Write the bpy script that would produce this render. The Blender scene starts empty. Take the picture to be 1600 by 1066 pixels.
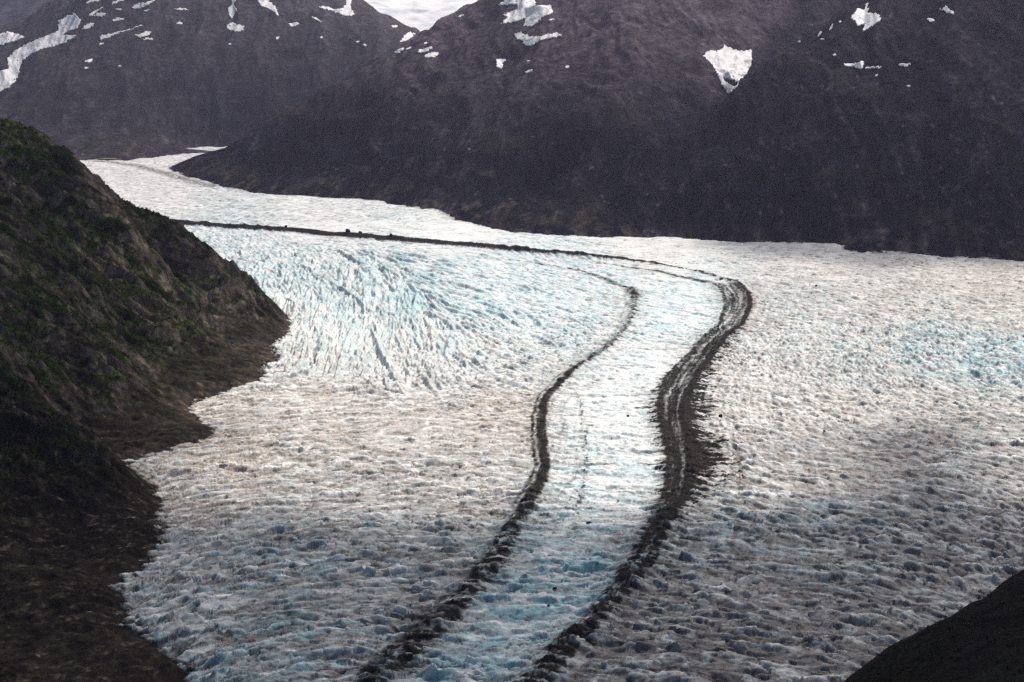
import bpy, math, time
import numpy as np
from mathutils import Vector
T0 = time.time()
rng = np.random.default_rng(7)
F32 = np.float32
sc = bpy.context.scene
COL = sc.collection

# ------------------------------------------------------------------ camera
CAM_H = 500.0
FPX = 2198.0                      # focal length in pixels of a 1600-wide frame
PITCH = math.atan(433.0 / FPX)
cp, sp = math.cos(PITCH), math.sin(PITCH)
def ray(px, py):
    """direction (per unit of forward) through a photo pixel, scaled so dy = 1"""
    a = (np.asarray(px, float) - 800.0) / FPX
    b = (533.0 - np.asarray(py, float)) / FPX
    dy = cp + b * sp
    dz = -sp + b * cp
    return a / dy, dz / dy
def at(px, py, D):
    kx, kz = ray(px, py)
    return np.array([kx * D, D + 0 * kx, CAM_H + kz * D]).T
def project(x, y, z):
    zc = y * cp - (z - CAM_H) * sp
    yc = y * sp + (z - CAM_H) * cp
    return 800.0 + FPX * x / zc, 533.0 - FPX * yc / zc

cam = bpy.data.cameras.new('camera')
cam.sensor_width = 36.0
cam.lens = 36.0 * FPX / 1600.0
cam.clip_start = 1.0
cam.clip_end = 60000.0
camo = bpy.data.objects.new('camera', cam)
camo.location = (0, 0, CAM_H)
camo.rotation_euler = (math.pi / 2 - PITCH, 0, 0)
COL.objects.link(camo)
sc.camera = camo

# ------------------------------------------------------------------ noise
_perm = rng.permutation(512).astype(np.int32)
_perm = np.concatenate([_perm, _perm])
_ang = np.linspace(0, 2 * np.pi, 512, endpoint=False)
_gx, _gy = np.cos(_ang).astype(F32), np.sin(_ang).astype(F32)
def perlin(x, y, seed=0):
    x = np.asarray(x, F32) + F32(seed * 17.31); y = np.asarray(y, F32) + F32(seed * 9.77)
    fx = np.floor(x); fy = np.floor(y)
    xi = fx.astype(np.int32) & 511; yi = fy.astype(np.int32) & 511
    x = x - fx; y = y - fy
    x1 = (xi + 1) & 511; y1 = (yi + 1) & 511
    px0 = _perm[xi]; px1 = _perm[x1]
    u = x * x * x * (x * (x * 6 - 15) + 10); v = y * y * y * (y * (y * 6 - 15) + 10)
    def g(p, yy, dx, dy):
        h = _perm[p + yy]
        return _gx[h] * dx + _gy[h] * dy
    a = g(px0, yi, x, y); b = g(px1, yi, x - 1, y)
    c = g(px0, y1, x, y - 1); d = g(px1, y1, x - 1, y - 1)
    a = a + u * (b - a); c = c + u * (d - c)
    return (a + v * (c - a)) * F32(1.5)
def fbm(x, y, o=4, seed=0, gain=0.5, lac=2.03):
    s = 0; a = 1.0; t = 0
    for i in range(o):
        s = s + a * perlin(x, y, seed + i * 3); t += a; a *= gain
        x = x * lac; y = y * lac
    return s / t
def ridged(x, y, o=4, seed=0, gain=0.5, lac=2.1):
    s = 0; a = 1.0; t = 0
    for i in range(o):
        s = s + a * (1 - np.abs(perlin(x, y, seed + i * 3)) * 1.6); t += a; a *= gain
        x = x * lac; y = y * lac
    return s / t
def sstep(a, b, x):
    t = np.clip((x - a) / (b - a), 0, 1)
    return t * t * (3 - 2 * t)

# ------------------------------------------------------------------ object helpers
def tag(o, label=None, cat=None, group=None, kind=None):
    if label: o['label'] = label
    if cat: o['category'] = cat
    if group: o['group'] = group
    if kind: o['kind'] = kind
    return o
def mesh_np(name, V, Q, mat, cols=None, smooth=True, tri=False):
    me = bpy.data.meshes.new(name)
    n = len(V); k = 3 if tri else 4
    me.vertices.add(n)
    me.vertices.foreach_set('co', np.ascontiguousarray(V, F32).ravel())
    m = len(Q)
    me.loops.add(m * k)
    me.loops.foreach_set('vertex_index', np.ascontiguousarray(Q, np.int32).ravel())
    me.polygons.add(m)
    me.polygons.foreach_set('loop_start', np.arange(0, m * k, k, dtype=np.int32))
    me.polygons.foreach_set('use_smooth', np.full(m, smooth, bool))
    for nm, c in (cols or {}).items():
        at_ = me.color_attributes.new(nm, 'FLOAT_COLOR', 'POINT')
        c4 = np.ones((n, 4), F32); c4[:, :3] = c
        at_.data.foreach_set('color', c4.ravel())
    me.update(calc_edges=True)
    me.materials.append(mat)
    o = bpy.data.objects.new(name, me)
    COL.objects.link(o)
    return o
def grid_quads(R, C, keep=None):
    i = np.arange(R * C, dtype=np.int32).reshape(R, C)
    q = np.stack([i[:-1, :-1], i[:-1, 1:], i[1:, 1:], i[1:, :-1]], -1)
    if keep is not None: q = q[keep]
    return q.reshape(-1, 4)
def compact(V, Q, *arr):
    used = np.zeros(len(V), bool); used[Q.ravel()] = True
    m = np.cumsum(used) - 1
    return (V[used], m[Q]) + tuple(a[used] for a in arr)

# ------------------------------------------------------------------ materials
def new_mat(name):
    m = bpy.data.materials.new(name); m.use_nodes = True
    nt = m.node_tree
    b = nt.nodes['Principled BSDF']
    return m, nt, b
def N(nt, t, **kw):
    n = nt.nodes.new(t)
    for k, v in kw.items():
        if k in n.inputs: n.inputs[k].default_value = v
        else: setattr(n, k, v)
    return n
def mixrgb(nt, fac, a, b, mode='MIX'):
    n = nt.nodes.new('ShaderNodeMix'); n.data_type = 'RGBA'; n.blend_type = mode
    for s, v in ((0, fac), (6, a), (7, b)):
        if hasattr(v, 'links'): nt.links.new(v, n.inputs[s])
        else: n.inputs[s].default_value = v if s == 0 else (*v, 1)
    return n.outputs[2]
def noise_tex(nt, scale, detail=3, vec=None, rough=0.55):
    n = N(nt, 'ShaderNodeTexNoise', Scale=scale, Detail=detail, Roughness=rough)
    if vec: nt.links.new(vec, n.inputs['Vector'])
    return n.outputs['Fac']
def ramp(nt, fac, a, b):
    n = N(nt, 'ShaderNodeMapRange'); n.clamp = True
    nt.links.new(fac, n.inputs[0]); n.inputs[1].default_value = a; n.inputs[2].default_value = b
    return n.outputs[0]
def terrain_mat(name, scales=(0.02, 0.12, 0.5), lo=0.55, hi=1.5, rough=0.9, bump=1.0, bscale=0.15, spec=0.15, squash=1.0):
    """vertex colour x grain at three sizes, with bump"""
    m, nt, b = new_mat(name)
    geo = N(nt, 'ShaderNodeTexCoord').outputs['Object']
    mp = N(nt, 'ShaderNodeMapping'); nt.links.new(geo, mp.inputs[0]); mp.inputs['Scale'].default_value = (1, 1, squash)
    vec = mp.outputs[0]
    col = N(nt, 'ShaderNodeVertexColor', layer_name='col').outputs[0]
    for s in scales:
        f = noise_tex(nt, s, 4, vec)
        f = ramp(nt, f, 0.3, 0.7)
        g = mixrgb(nt, f, (lo,) * 3, (hi,) * 3)
        col = mixrgb(nt, 1.0, col, g, 'MULTIPLY')
    nt.links.new(col, b.inputs['Base Color'])
    b.inputs['Roughness'].default_value = rough
    b.inputs['Specular IOR Level'].default_value = spec
    bp = N(nt, 'ShaderNodeBump', Strength=bump, Distance=3.0)
    nt.links.new(noise_tex(nt, bscale, 6, vec, 0.65), bp.inputs['Height'])
    nt.links.new(bp.outputs[0], b.inputs['Normal'])
    return m

# ------------------------------------------------------------------ control fields
def tps(P, z, Q, smooth=0.0, scale=1000.0):
    P = np.asarray(P, float) / scale; Qs = np.asarray(Q, float) / scale
    n = len(P)
    def U(d2): return 0.5 * d2 * np.log(d2 + 1e-12)
    d2 = ((P[:, None] - P[None]) ** 2).sum(-1)
    A = np.zeros((n + 3, n + 3)); A[:n, :n] = U(d2) + np.eye(n) * smooth
    A[:n, n] = 1; A[:n, n + 1:] = P; A[n, :n] = 1; A[n + 1:, :n] = P.T
    w = np.linalg.solve(A, np.concatenate([z, [0, 0, 0]]))
    out = np.empty(len(Qs), F32)
    for i in range(0, len(Qs), 60000):
        q = Qs[i:i + 60000]
        d2 = (q[:, 0:1] - P[None, :, 0]) ** 2 + (q[:, 1:2] - P[None, :, 1]) ** 2
        out[i:i + 60000] = U(d2) @ w[:n] + w[n] + q @ w[n + 1:]
    return out

# glacier base height: nearly flat, with the swell above the ice fall and the long waves of the ice
def zbase(x, y):
    px = 800 + 2198 * x / y
    rise = 26 * sstep(2330, 3000, y + 0.25 * (x + 300)) * sstep(500, -250, x)
    wave = 5 * perlin(x / 420, y / 300, 3) + 2.2 * perlin(x / 150, y / 95, 5)
    far = 20 * sstep(5200, 8200, y)
    edge = 14 * np.exp(-((x - 900) / 260) ** 2 - ((y - 3800) / 170) ** 2)
    return rise + wave * sstep(900, 1500, y) + far + edge
def ground(px, py):
    """where the ray of a photo pixel meets the glacier"""
    px = np.atleast_1d(np.asarray(px, float)); py = np.atleast_1d(np.asarray(py, float))
    kx, kz = ray(px, py)
    D = np.full(px.shape, 0.0)
    D = -CAM_H / kz
    for _ in range(25):
        z = zbase(kx * D, D)
        D = 0.5 * D + 0.5 * (z - CAM_H) / kz
    return np.stack([kx * D, D, zbase(kx * D, D)], -1)

# ================================================================== HILLSIDE (left)
hp = []
def G(px, py, dz=0.0):
    p = ground(px, py)[0]; hp.append((p[0], p[1], p[2] + dz))
def A(px, py, D):
    p = at(px, py, D); hp.append(tuple(p))
def W(x, y, z): hp.append((x, y, z))
margin_px = [(440, 530), (425, 557), (400, 590), (370, 605), (310, 622), (284, 633),
             (320, 672), (300, 690), (250, 703), (200, 716), (172, 723),
             (240, 832), (226, 866), (195, 896), (168, 908), (180, 945), (195, 985), (236, 1012), (290, 1047)]
for a in margin_px: G(*a, 5)
G(186, 694, 9); G(186, 704, 7)
mg = ground([m[0] for m in margin_px], [m[1] for m in margin_px])
for i in (0, 1, 2, 3, 4, 6, 7, 8, 9, 11, 12, 14, 15, 16, 17, 18):
    W(mg[i, 0] + 75, mg[i, 1] - 25, mg[i, 2] - 45)
W(-370, 2640, -30); W(-470, 2900, -45); W(-720, 3400, -45); W(-1080, 4000, -45); W(-200, 2600, -60)
W(-100, 1100, -50); W(-150, 1500, -60); W(-150, 2000, -60)
# crest of the far spur
crest = [(405, 487, 2585), (372, 452, 2600), (330, 408, 2640), (272, 360, 2680), (228, 338, 2710), (182, 322, 2740), (163, 308, 2560), (120, 262, 2570), (58, 213, 2600), (0, 193, 2640), (-110, 168, 2700)]
for c in crest:
    A(*c)
for c in crest[2:]:
    p = at(c[0], c[1], c[2]); W(p[0] - 40, p[1] + 330, p[2] * 0.62 - 25)
W(-1300, 3500, 160); W(-1700, 3000, 430); W(-1500, 2400, 470)
# face between the crest and the second spur
for c in [(205, 352, 2490), (228, 400, 2450), (258, 470, 2400), (228, 375, 2620), (262, 430, 2560), (300, 500, 2430), (300, 560, 2240), (355, 540, 2370), (230, 560, 2180), (200, 480, 2290), (150, 400, 2400), (100, 380, 2350), (50, 290, 2480), (0, 300, 2400),
          (290, 645, 1985), (262, 622, 2000), (225, 595, 2010), (180, 560, 2020), (100, 500, 2040), (0, 425, 2080), (-120, 330, 2120),
          (200, 660, 1885), (100, 600, 1860), (0, 520, 1900), (150, 690, 1830),
          (226, 803, 1530), (205, 772, 1560), (184, 743, 1585), (150, 708, 1600), (100, 655, 1640), (50, 600, 1670), (0, 560, 1690), (-120, 470, 1740),
          (150, 820, 1465), (100, 760, 1520), (0, 705, 1545), (100, 850, 1398), (0, 800, 1420), (-120, 700, 1450),
          (-150, 1000, 1130)]:
    A(*c)
for a in [(130, 905, 13), (60, 900, 18), (0, 890, 24), (140, 945, 13), (90, 980, 16), (30, 960, 18), (160, 985, 12), (200, 1015, 10), (150, 1040, 12), (60, 1040, 15), (0, 1060, 18), (230, 1052, 6), (200, 1090, 9), (0, 1150, 18), (-200, 1100, 40), (245, 1030, 7)]: G(*a)
hp = np.array(hp)
HX = np.arange(-1750, -190, 2.6, dtype=F32); HY = np.arange(1010, 3500, 2.6, dtype=F32)
hx, hy = np.meshgrid(HX, HY)
hz0 = tps(hp[:, :2], hp[:, 2], np.stack([hx.ravel(), hy.ravel()], -1), smooth=0.0005).reshape(hx.shape)
zg_h = zbase(hx, hy)
hab = hz0 - zg_h                                  # height above the ice
amp = sstep(-5, 60, hab)
wx = hx + 25 * perlin(hx / 120, hy / 120, 11); wy = hy + 25 * perlin(hx / 110, hy / 130, 13)
gul = ridged((wx + 0.5 * wy) / 260, (wy - 0.45 * wx) / 75, 4, 21)
rough = fbm(wx / 45, wy / 45, 5, 31, 0.55)
rib = ridged((wx + 0.4 * wy) / 120, (wy - 0.4 * wx) / 30, 4, 41, 0.6)
crag = ridged((wx + .5 * wy) / 34, (wy - .5 * wx) / 15, 4, 47, .62)
hz = hz0 + amp * (46 * (gul - 0.55) + 9 * rough + 16 * (rib - 0.6) + 7.5 * (crag - .6)) + (1 - amp) * (4.0 * rough + 7.0 * (ridged(wx / 24, wy / 24, 4, 43) - .55))
gx_ = np.gradient(hz, 2.6, axis=1); gy_ = np.gradient(hz, 2.6, axis=0)
slope = np.sqrt(gx_ ** 2 + gy_ ** 2)
hab = hz - zg_h
veg = fbm(wx / 170, wy / 130, 4, 51) + 0.35 * fbm(hx / 26, hy / 26, 3, 55)
n1 = fbm((wx + .4 * wy) / 60, (wy - .4 * wx) / 14, 4, 61, 0.6); n2 = fbm(hx / 9, hy / 9, 3, 71); n3 = fbm(wx / 300, wy / 200, 3, 77)
green = sstep(-0.10, 0.30, veg + 0.20 - 0.22 * (slope - 1.0))
green = green * sstep(18, 75, hab + 40 * n1)
rockm = sstep(0.2, 0.5, n1 + 0.42 * (slope - 0.95) + 0.2 * n2 - 0.25 * green)
low = 1 - sstep(4, 30 + 20 * n3, hab + 22 * n1 + 10 * n2)
low = low * (.55 + .45 * sstep(-.3, .3, n1 + n2))
def lerp(a, b, t): return a + (np.asarray(b, F32) - a) * t[..., None]
c = np.empty(hx.shape + (3,), F32); c[:] = (0.034, 0.029, 0.020)
c = lerp(c, (0.024, 0.040, 0.010), green * 0.9)
c = lerp(c, (0.060, 0.076, 0.014), green * sstep(0.1, 0.5, n3 + 0.3 * n2) * 0.7)
c = lerp(c, (0.115, 0.096, 0.08), rockm * 0.85)
c = lerp(c, (0.062, 0.050, 0.041), low * 0.9)
c = c * (1 + 1.1 * n1 + .6 * n2)[..., None].clip(.3, 2.4)
c = lerp(c, (0.20, 0.14, 0.075), low * sstep(0.15, 0.5, n1 + 0.4 * n2) * 0.7 * sstep(1500, 2250, hy))
c = lerp(c, (0.030, 0.026, 0.022), sstep(1900, 1350, hy) * 0.5) * F32(.62)  # nearer slope painted darker to deepen its shade, again below
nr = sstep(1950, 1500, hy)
ledge_light = sstep(.66, .92, ridged((wx + .3 * wy) / 22, (wy - .9 * wx) / 9, 4, 91, .6)) * sstep(-.1, .4, n1 + n2)
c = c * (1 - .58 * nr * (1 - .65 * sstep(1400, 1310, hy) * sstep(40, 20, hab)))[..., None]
c = lerp(c, (.15, .12, .092), ledge_light * nr * (1 - .8 * green) * .8)  # pale rock ledges, with highlights painted in on the shaded slope
hill_mat = terrain_mat('hill_ground', (0.03, 0.14, 0.6), 0.5, 1.55, 0.95, 0.9, 0.12, 0.03)
keep = (hab > -9)
keep = keep[:-1, :-1] | keep[1:, 1:] | keep[1:, :-1] | keep[:-1, 1:]
V = np.stack([hx, hy, hz], -1).reshape(-1, 3); Q = grid_quads(*hx.shape, keep)
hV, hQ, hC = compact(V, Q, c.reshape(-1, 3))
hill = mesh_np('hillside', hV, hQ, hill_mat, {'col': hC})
tag(hill, 'steep dark hillside with green brush and bare rock ribs on the left', 'hillside', kind='structure')
def hill_z(x, y):
    fy = np.clip((y - HY[0]) / 2.6, 0, len(HY) - 1.01); fx = np.clip((x - HX[0]) / 2.6, 0, len(HX) - 1.01)
    i = fy.astype(int); j = fx.astype(int); a = fy - i; b = fx - j
    return (hz[i, j] * (1 - b) + hz[i, j + 1] * b) * (1 - a) + (hz[i + 1, j] * (1 - b) + hz[i + 1, j + 1] * b) * a
# low alder and heath brush growing on the hillside
def clumps(X, Y, Z, S, col, nf=5):
    n = len(X)
    k = n * nf
    cx = np.repeat(X, nf) + rng.normal(0, 0.5, k) * np.repeat(S, nf); cy = np.repeat(Y, nf) + rng.normal(0, 0.5, k) * np.repeat(S, nf)
    cz = np.repeat(Z, nf) + rng.uniform(0.1, 1.0, k) * np.repeat(S, nf)
    s = np.repeat(S, nf) * rng.uniform(.35, .7, k)
    a = rng.normal(0, 1, (k, 3)); a /= np.linalg.norm(a, axis=1)[:, None]
    b = rng.normal(0, 1, (k, 3)); b -= a * (a * b).sum(1)[:, None]; b /= np.linalg.norm(b, axis=1)[:, None]
    ctr = np.stack([cx, cy, cz], -1)
    v = np.stack([ctr + a * s[:, None], ctr + b * s[:, None] * .7, ctr - a * s[:, None], ctr - b * s[:, None] * .7], 1).reshape(-1, 3)
    q = np.arange(k * 4, dtype=np.int32).reshape(-1, 4)
    cc = np.repeat(np.repeat(col, nf, 0) * rng.uniform(.6, 1.35, k)[:, None], 4, 0)
    return v, q, cc
gm = (green > 0.55) & (rockm < 0.35) & (low < 0.3) & (hx > -1100 + 0.0 * hy)
iy, ix = np.nonzero(gm)
sel = rng.choice(len(iy), min(26000, len(iy)), replace=False)
sx = hx[iy[sel], ix[sel]] + rng.uniform(-1.3, 1.3, len(sel)); sy = hy[iy[sel], ix[sel]] + rng.uniform(-1.3, 1.3, len(sel))
szs = hz[iy[sel], ix[sel]]
cs = np.stack([0.030 + 0.03 * np.clip(n3[iy[sel], ix[sel]] + .3, 0, 1), 0.044 + 0.03 * np.clip(n3[iy[sel], ix[sel]] + .3, 0, 1), np.full(len(sel), 0.014)], -1)
v, q, cc = clumps(sx, sy, szs, rng.uniform(1.2, 3.0, len(sel)), cs)
brush_mat = terrain_mat('brush_leaves', (0.3,), 0.6, 1.4, 0.9, 0.3, 1.0, 0.05)
br = mesh_np('brush', v, q, brush_mat, {'col': cc}, smooth=False)
tag(br, 'low green alder brush and heath covering the hillside', 'brush', kind='stuff')
print('hill', time.time() - T0)

# ================================================================== MOUNTAINS
class Field:
    """a height field with colours, that rays can be shot at"""
    def __init__(self, x0, x1, y0, y1, d):
        self.d = d; self.X = np.arange(x0, x1, d, dtype=F32); self.Y = np.arange(y0, y1, d, dtype=F32)
        self.x, self.y = np.meshgrid(self.X, self.Y)
    def h(self, x, y):
        fx = np.clip((x - self.X[0]) / self.d, 0, len(self.X) - 1.001); fy = np.clip((y - self.Y[0]) / self.d, 0, len(self.Y) - 1.001)
        i = fx.astype(int); j = fy.astype(int); a = fx - i; b = fy - j
        z = self.z
        v = (z[j, i] * (1 - a) + z[j, i + 1] * a) * (1 - b) + (z[j + 1, i] * (1 - a) + z[j + 1, i + 1] * a) * b
        out = (x < self.X[0]) | (x > self.X[-1]) | (y < self.Y[0]) | (y > self.Y[-1])
        return np.where(out, -1e4, v)
    def hit(self, px, py):
        """first hits of photo-pixel rays; nan where none"""
        kx, kz = ray(px, py)
        res = np.full(px.shape, np.nan)
        alive = np.ones(px.shape, bool); D = float(self.Y[0]) + 1
        while D < self.Y[-1] and alive.any():
            under = alive & (CAM_H + kz * D < self.h(kx * D, D + 0 * kx))
            if under.any():
                lo = np.full(px.shape, D - 8.0); hi = np.full(px.shape, D)
                for _ in range(7):
                    m = .5 * (lo + hi); b = CAM_H + kz * m < self.h(kx * m, m)
                    hi = np.where(b, m, hi); lo = np.where(b, lo, m)
                res[under] = hi[under]; alive &= ~under
            D += 8.0
        return kx * res, res, CAM_H + kz * res
    def faces(self, keep, side=None):
        k = keep[:-1, :-1] & keep[1:, 1:] & keep[1:, :-1] & keep[:-1, 1:]
        if side is not None: k &= side[:-1, :-1]
        V = np.stack([self.x, self.y, self.z], -1).reshape(-1, 3)
        return compact(V, grid_quads(*self.x.shape, k), self.c.reshape(-1, 3))

def pts(glist, alist, wlist):
    P = []
    for px, py in glist:
        g = ground(px, py)[0]; P.append(tuple(g))
    for a in alist: P.append(tuple(at(*a)))
    P += wlist
    return np.array(P)

# ---- middle and right mountain share one height field with the gully between them
base23 = [(265, 262), (305, 279), (340, 290), (400, 302), (480, 307), (560, 311), (630, 322), (700, 336), (760, 355), (820, 364), (900, 369), (970, 370), (1040, 371), (1100, 375), (1150, 379), (1220, 380), (1290, 381), (1320, 391), (1400, 396), (1500, 403), (1600, 409), (1750, 420), (1900, 430)]
bw = ground([b[0] for b in base23], [b[1] for b in base23])
infront = []
for i, p in enumerate(bw):
    q0 = bw[max(i - 1, 0)]; q1 = bw[min(i + 1, len(bw) - 1)]
    t = q1 - q0; n = np.array([t[1], -t[0]]); n /= np.hypot(*n)      # towards the glacier
    if n[1] > 0: n = -n
    infront.append((p[0] + n[0] * 170, p[1] + n[1] * 170, p[2] - 95))
a23 = [  # left ridge of the middle mountain
    (310, 243, 6560), (350, 225, 6480), (420, 192, 6350), (490, 160, 6250), (560, 112, 6350), (640, 60, 6480), (700, 30, 6550), (760, -2, 6620), (830, -45, 6750), (920, -90, 6900),
    # its face
    (450, 240, 5800), (420, 265, 5640), (600, 200, 5500), (600, 140, 5850), (520, 200, 5800), (700, 250, 4980), (700, 150, 5500), (700, 80, 5950), (800, 280, 4640), (800, 170, 5150), (800, 80, 5700), (800, 10, 6200),
    (900, 280, 4450), (900, 180, 4850), (900, 90, 5350), (900, 0, 5950), (1000, 290, 4330), (1000, 200, 4700), (1000, 100, 5200), (1000, 0, 5800), (1000, -90, 6500),
    (1045, 330, 4200), (1055, 290, 4320), (1065, 240, 4520), (1092, 190, 4760), (1128, 148, 5050), (1150, 110, 5350), (1190, 60, 5750), (1230, 0, 6150), (1290, -60, 6500),
    (1100, 90, 5400), (1100, 20, 5850), (1080, 130, 5120), (1200, -20, 6200),
    # right mountain: crest
    (1085, 270, 4270), (1105, 220, 4430), (1132, 152, 4650), (1170, 118, 4730), (1210, 92, 4800), (1250, 68, 4870), (1300, 42, 4940), (1350, 10, 5000), (1400, -20, 5050), (1500, -50, 5050), (1620, -70, 5000), (1800, -80, 4950),
    # right mountain: face
    (1150, 300, 4130), (1150, 220, 4380), (1250, 300, 4090), (1250, 200, 4380), (1250, 120, 4650), (1350, 310, 3990), (1350, 200, 4300), (1350, 110, 4600), (1450, 310, 3930), (1450, 200, 4230), (1450, 100, 4560), (1450, 30, 4800),
    (1580, 310, 3850), (1580, 200, 4150), (1580, 100, 4450), (1580, 10, 4750), (1750, 300, 3800), (1750, 120, 4300)]
w23 = infront + [(-600, 7300, 330), (-300, 7400, 480), (0, 7500, 600), (600, 7600, 900), (1200, 7400, 900), (-1500, 7400, -40), (-1100, 7200, 60), (-1900, 7000, -60), (1500, 5900, 700), (1900, 5700, 700), (2300, 5600, 700), (2600, 4200, 350), (2600, 3500, -50)]
P23 = pts(base23, a23, w23)
M2 = Field(-1950, 2700, 3300, 7600, 6.0)
z0 = tps(P23[:, :2], P23[:, 2], np.stack([M2.x.ravel(), M2.y.ravel()], -1), smooth=0.0006).reshape(M2.x.shape)
def mountain_detail(M, z0, seed, zb, k=1.0):
    x, y = M.x, M.y
    hab = z0 - zb
    am = sstep(0, 140, hab)
    wx = x + 60 * perlin(x / 300, y / 300, seed) ; wy = y + 60 * perlin(x / 280, y / 320, seed + 1)
    g1 = ridged(wx / 380, wy / 1100, 4, seed + 2, 0.55)
    g2 = ridged(wx / 110, wy / 330, 4, seed + 5, 0.6)
    r = fbm(wx / 90, wy / 120, 5, seed + 8, 0.6)
    M.z = (z0 + am * k * (78 * (g1 - .6) + 12 * (g2 - .6) + 6 * r) + (1 - am) * 6 * (r + .6 * (g2 - .6))).astype(F32)
    M.hab = M.z - zb
    M.wx, M.wy, M.g1, M.g2, M.r = wx, wy, g1, g2, r
zb2 = zbase(M2.x, M2.y)
mountain_detail(M2, z0, 101, zb2)
def mountain_col(M, seed, dark, rock, tan, hi_rock_mist, zlo=150, zhi=750):
    x, y, z = M.x, M.y, M.z
    s1 = fbm(M.wx / 42, M.wy / 160 + z / 260, 4, seed, 0.6)          # streaks down the slope
    s2 = fbm(M.wx / 300, z / 150, 4, seed + 4)
    s3 = fbm(x / 26, y / 26, 4, seed + 7, 0.65)
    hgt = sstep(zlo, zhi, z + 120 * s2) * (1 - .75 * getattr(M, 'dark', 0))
    c = np.empty(x.shape + (3,), F32); c[:] = dark
    c = lerp(c, hi_rock_mist, hgt * (0.65 + .35 * s3))  # upper slopes lightened: pale mist painted into the rock colour
    c = lerp(c, rock, sstep(0.05, 0.55, s1 + 0.4 * s3 + .5 * (M.g2 - .6) + .5 * (M.g1 - .6)) * .7)
    thin = ridged(M.wx / 55, M.wy / 420 + z / 500, 3, seed + 9, .5)
    c = lerp(c, hi_rock_mist, sstep(.86, .97, thin) * sstep(-.1, .3, s3 + s2) * .8)
    c = lerp(c, (0.018, 0.018, 0.013), sstep(.1, .5, s2 - .3 * s1) * .5)
    c = lerp(c, tan, (1 - sstep(4, 70 + 90 * np.clip(s2, -.6, 1), M.hab)) * sstep(-.25, .5, s1 + .4 * s3) * .55)
    M.c = c * (1 + .45 * s3 + .7 * (M.g1 - .62))[..., None].clip(.3, 2)
gl = [at(1040, 371, 4060)] + [at(*a) for a in [(1045, 330, 4200), (1055, 290, 4320), (1065, 240, 4520), (1092, 190, 4760), (1128, 148, 5050), (1150, 110, 5350), (1190, 60, 5750), (1230, 0, 6150), (1290, -60, 6500)]]
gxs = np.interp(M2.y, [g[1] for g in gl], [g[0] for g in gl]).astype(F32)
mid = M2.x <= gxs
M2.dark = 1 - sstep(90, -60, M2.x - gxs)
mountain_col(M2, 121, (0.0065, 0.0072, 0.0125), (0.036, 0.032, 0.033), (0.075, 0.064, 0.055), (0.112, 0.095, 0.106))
mnt_mat = terrain_mat('mountain_rock', (0.012, 0.05, 0.13), 0.6, 1.42, 1.0, 1.0, 0.06, 0.0)
v, q, cc = M2.faces(M2.hab > -14, mid)
m_mid = mesh_np('mountain', v, q, mnt_mat, {'col': cc})
tag(m_mid, 'broad dark mountain in the middle behind the glacier bend', 'mountain', kind='structure')
v, q, cc = M2.faces(M2.hab > -14, ~mid)
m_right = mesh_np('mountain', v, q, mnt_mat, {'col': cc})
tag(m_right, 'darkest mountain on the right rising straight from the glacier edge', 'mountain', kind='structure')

# ---- far left mountain, with the snow gullies
base1 = [(0, 258), (60, 254), (115, 251), (160, 251), (200, 250), (250, 245), (300, 240), (345, 238)]
b1 = ground([b[0] for b in base1], [b[1] for b in base1])
a1 = [(-200, 175, 8100), (-100, 120, 8400), (0, 77, 8600), (32, 62, 8650), (80, 30, 8720), (130, -2, 8800), (190, -45, 9020), (300, -80, 9420),
      (0, 150, 8100), (0, 200, 7700), (100, 190, 7750), (100, 140, 8050), (100, 80, 8450), (200, 190, 7820), (200, 120, 8220), (200, 50, 8600), (300, 180, 8050), (300, 110, 8350), (300, 40, 8750), (300, -20, 9050),
      (400, 170, 8120), (400, 100, 8400), (400, 40, 8750), (400, -30, 9150), (480, 140, 8250), (500, 90, 8500), (500, 40, 8800), (500, 0, 9080), (500, -40, 9300), (555, -5, 9330), (600, 22, 9150), (640, 55, 8950), (600, 60, 8750), (560, 90, 8500)]
w1 = [(p[0] + 40, p[1] - 260, p[2] - 120) for p in b1] + [(-1700, 7900, 20), (-1300, 8000, 100), (-400, 9000, 480), (-300, 9600, 500), (-800, 10000, 700), (-3800, 10000, 300), (-3000, 10000, 550), (-1800, 10000, 900)]
P1 = pts(base1, a1, w1)
M1 = Field(-4000, -150, 6900, 10100, 8.0)
z0 = tps(P1[:, :2], P1[:, 2], np.stack([M1.x.ravel(), M1.y.ravel()], -1), smooth=0.0006).reshape(M1.x.shape)
zb1 = zbase(M1.x, M1.y)
mountain_detail(M1, z0, 151, zb1, 0.8)
mountain_col(M1, 171, (0.022, 0.021, 0.026), (0.046, 0.042, 0.043), (0.075, 0.062, 0.052), (0.085, 0.078, 0.084), 250, 900)
v, q, cc = M1.faces(M1.hab > -14)
m_left = mesh_np('mountain', v, q, mnt_mat, {'col': cc})
tag(m_left, 'distant mountain at the upper left streaked with snow patches', 'mountain', kind='structure')

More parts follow.
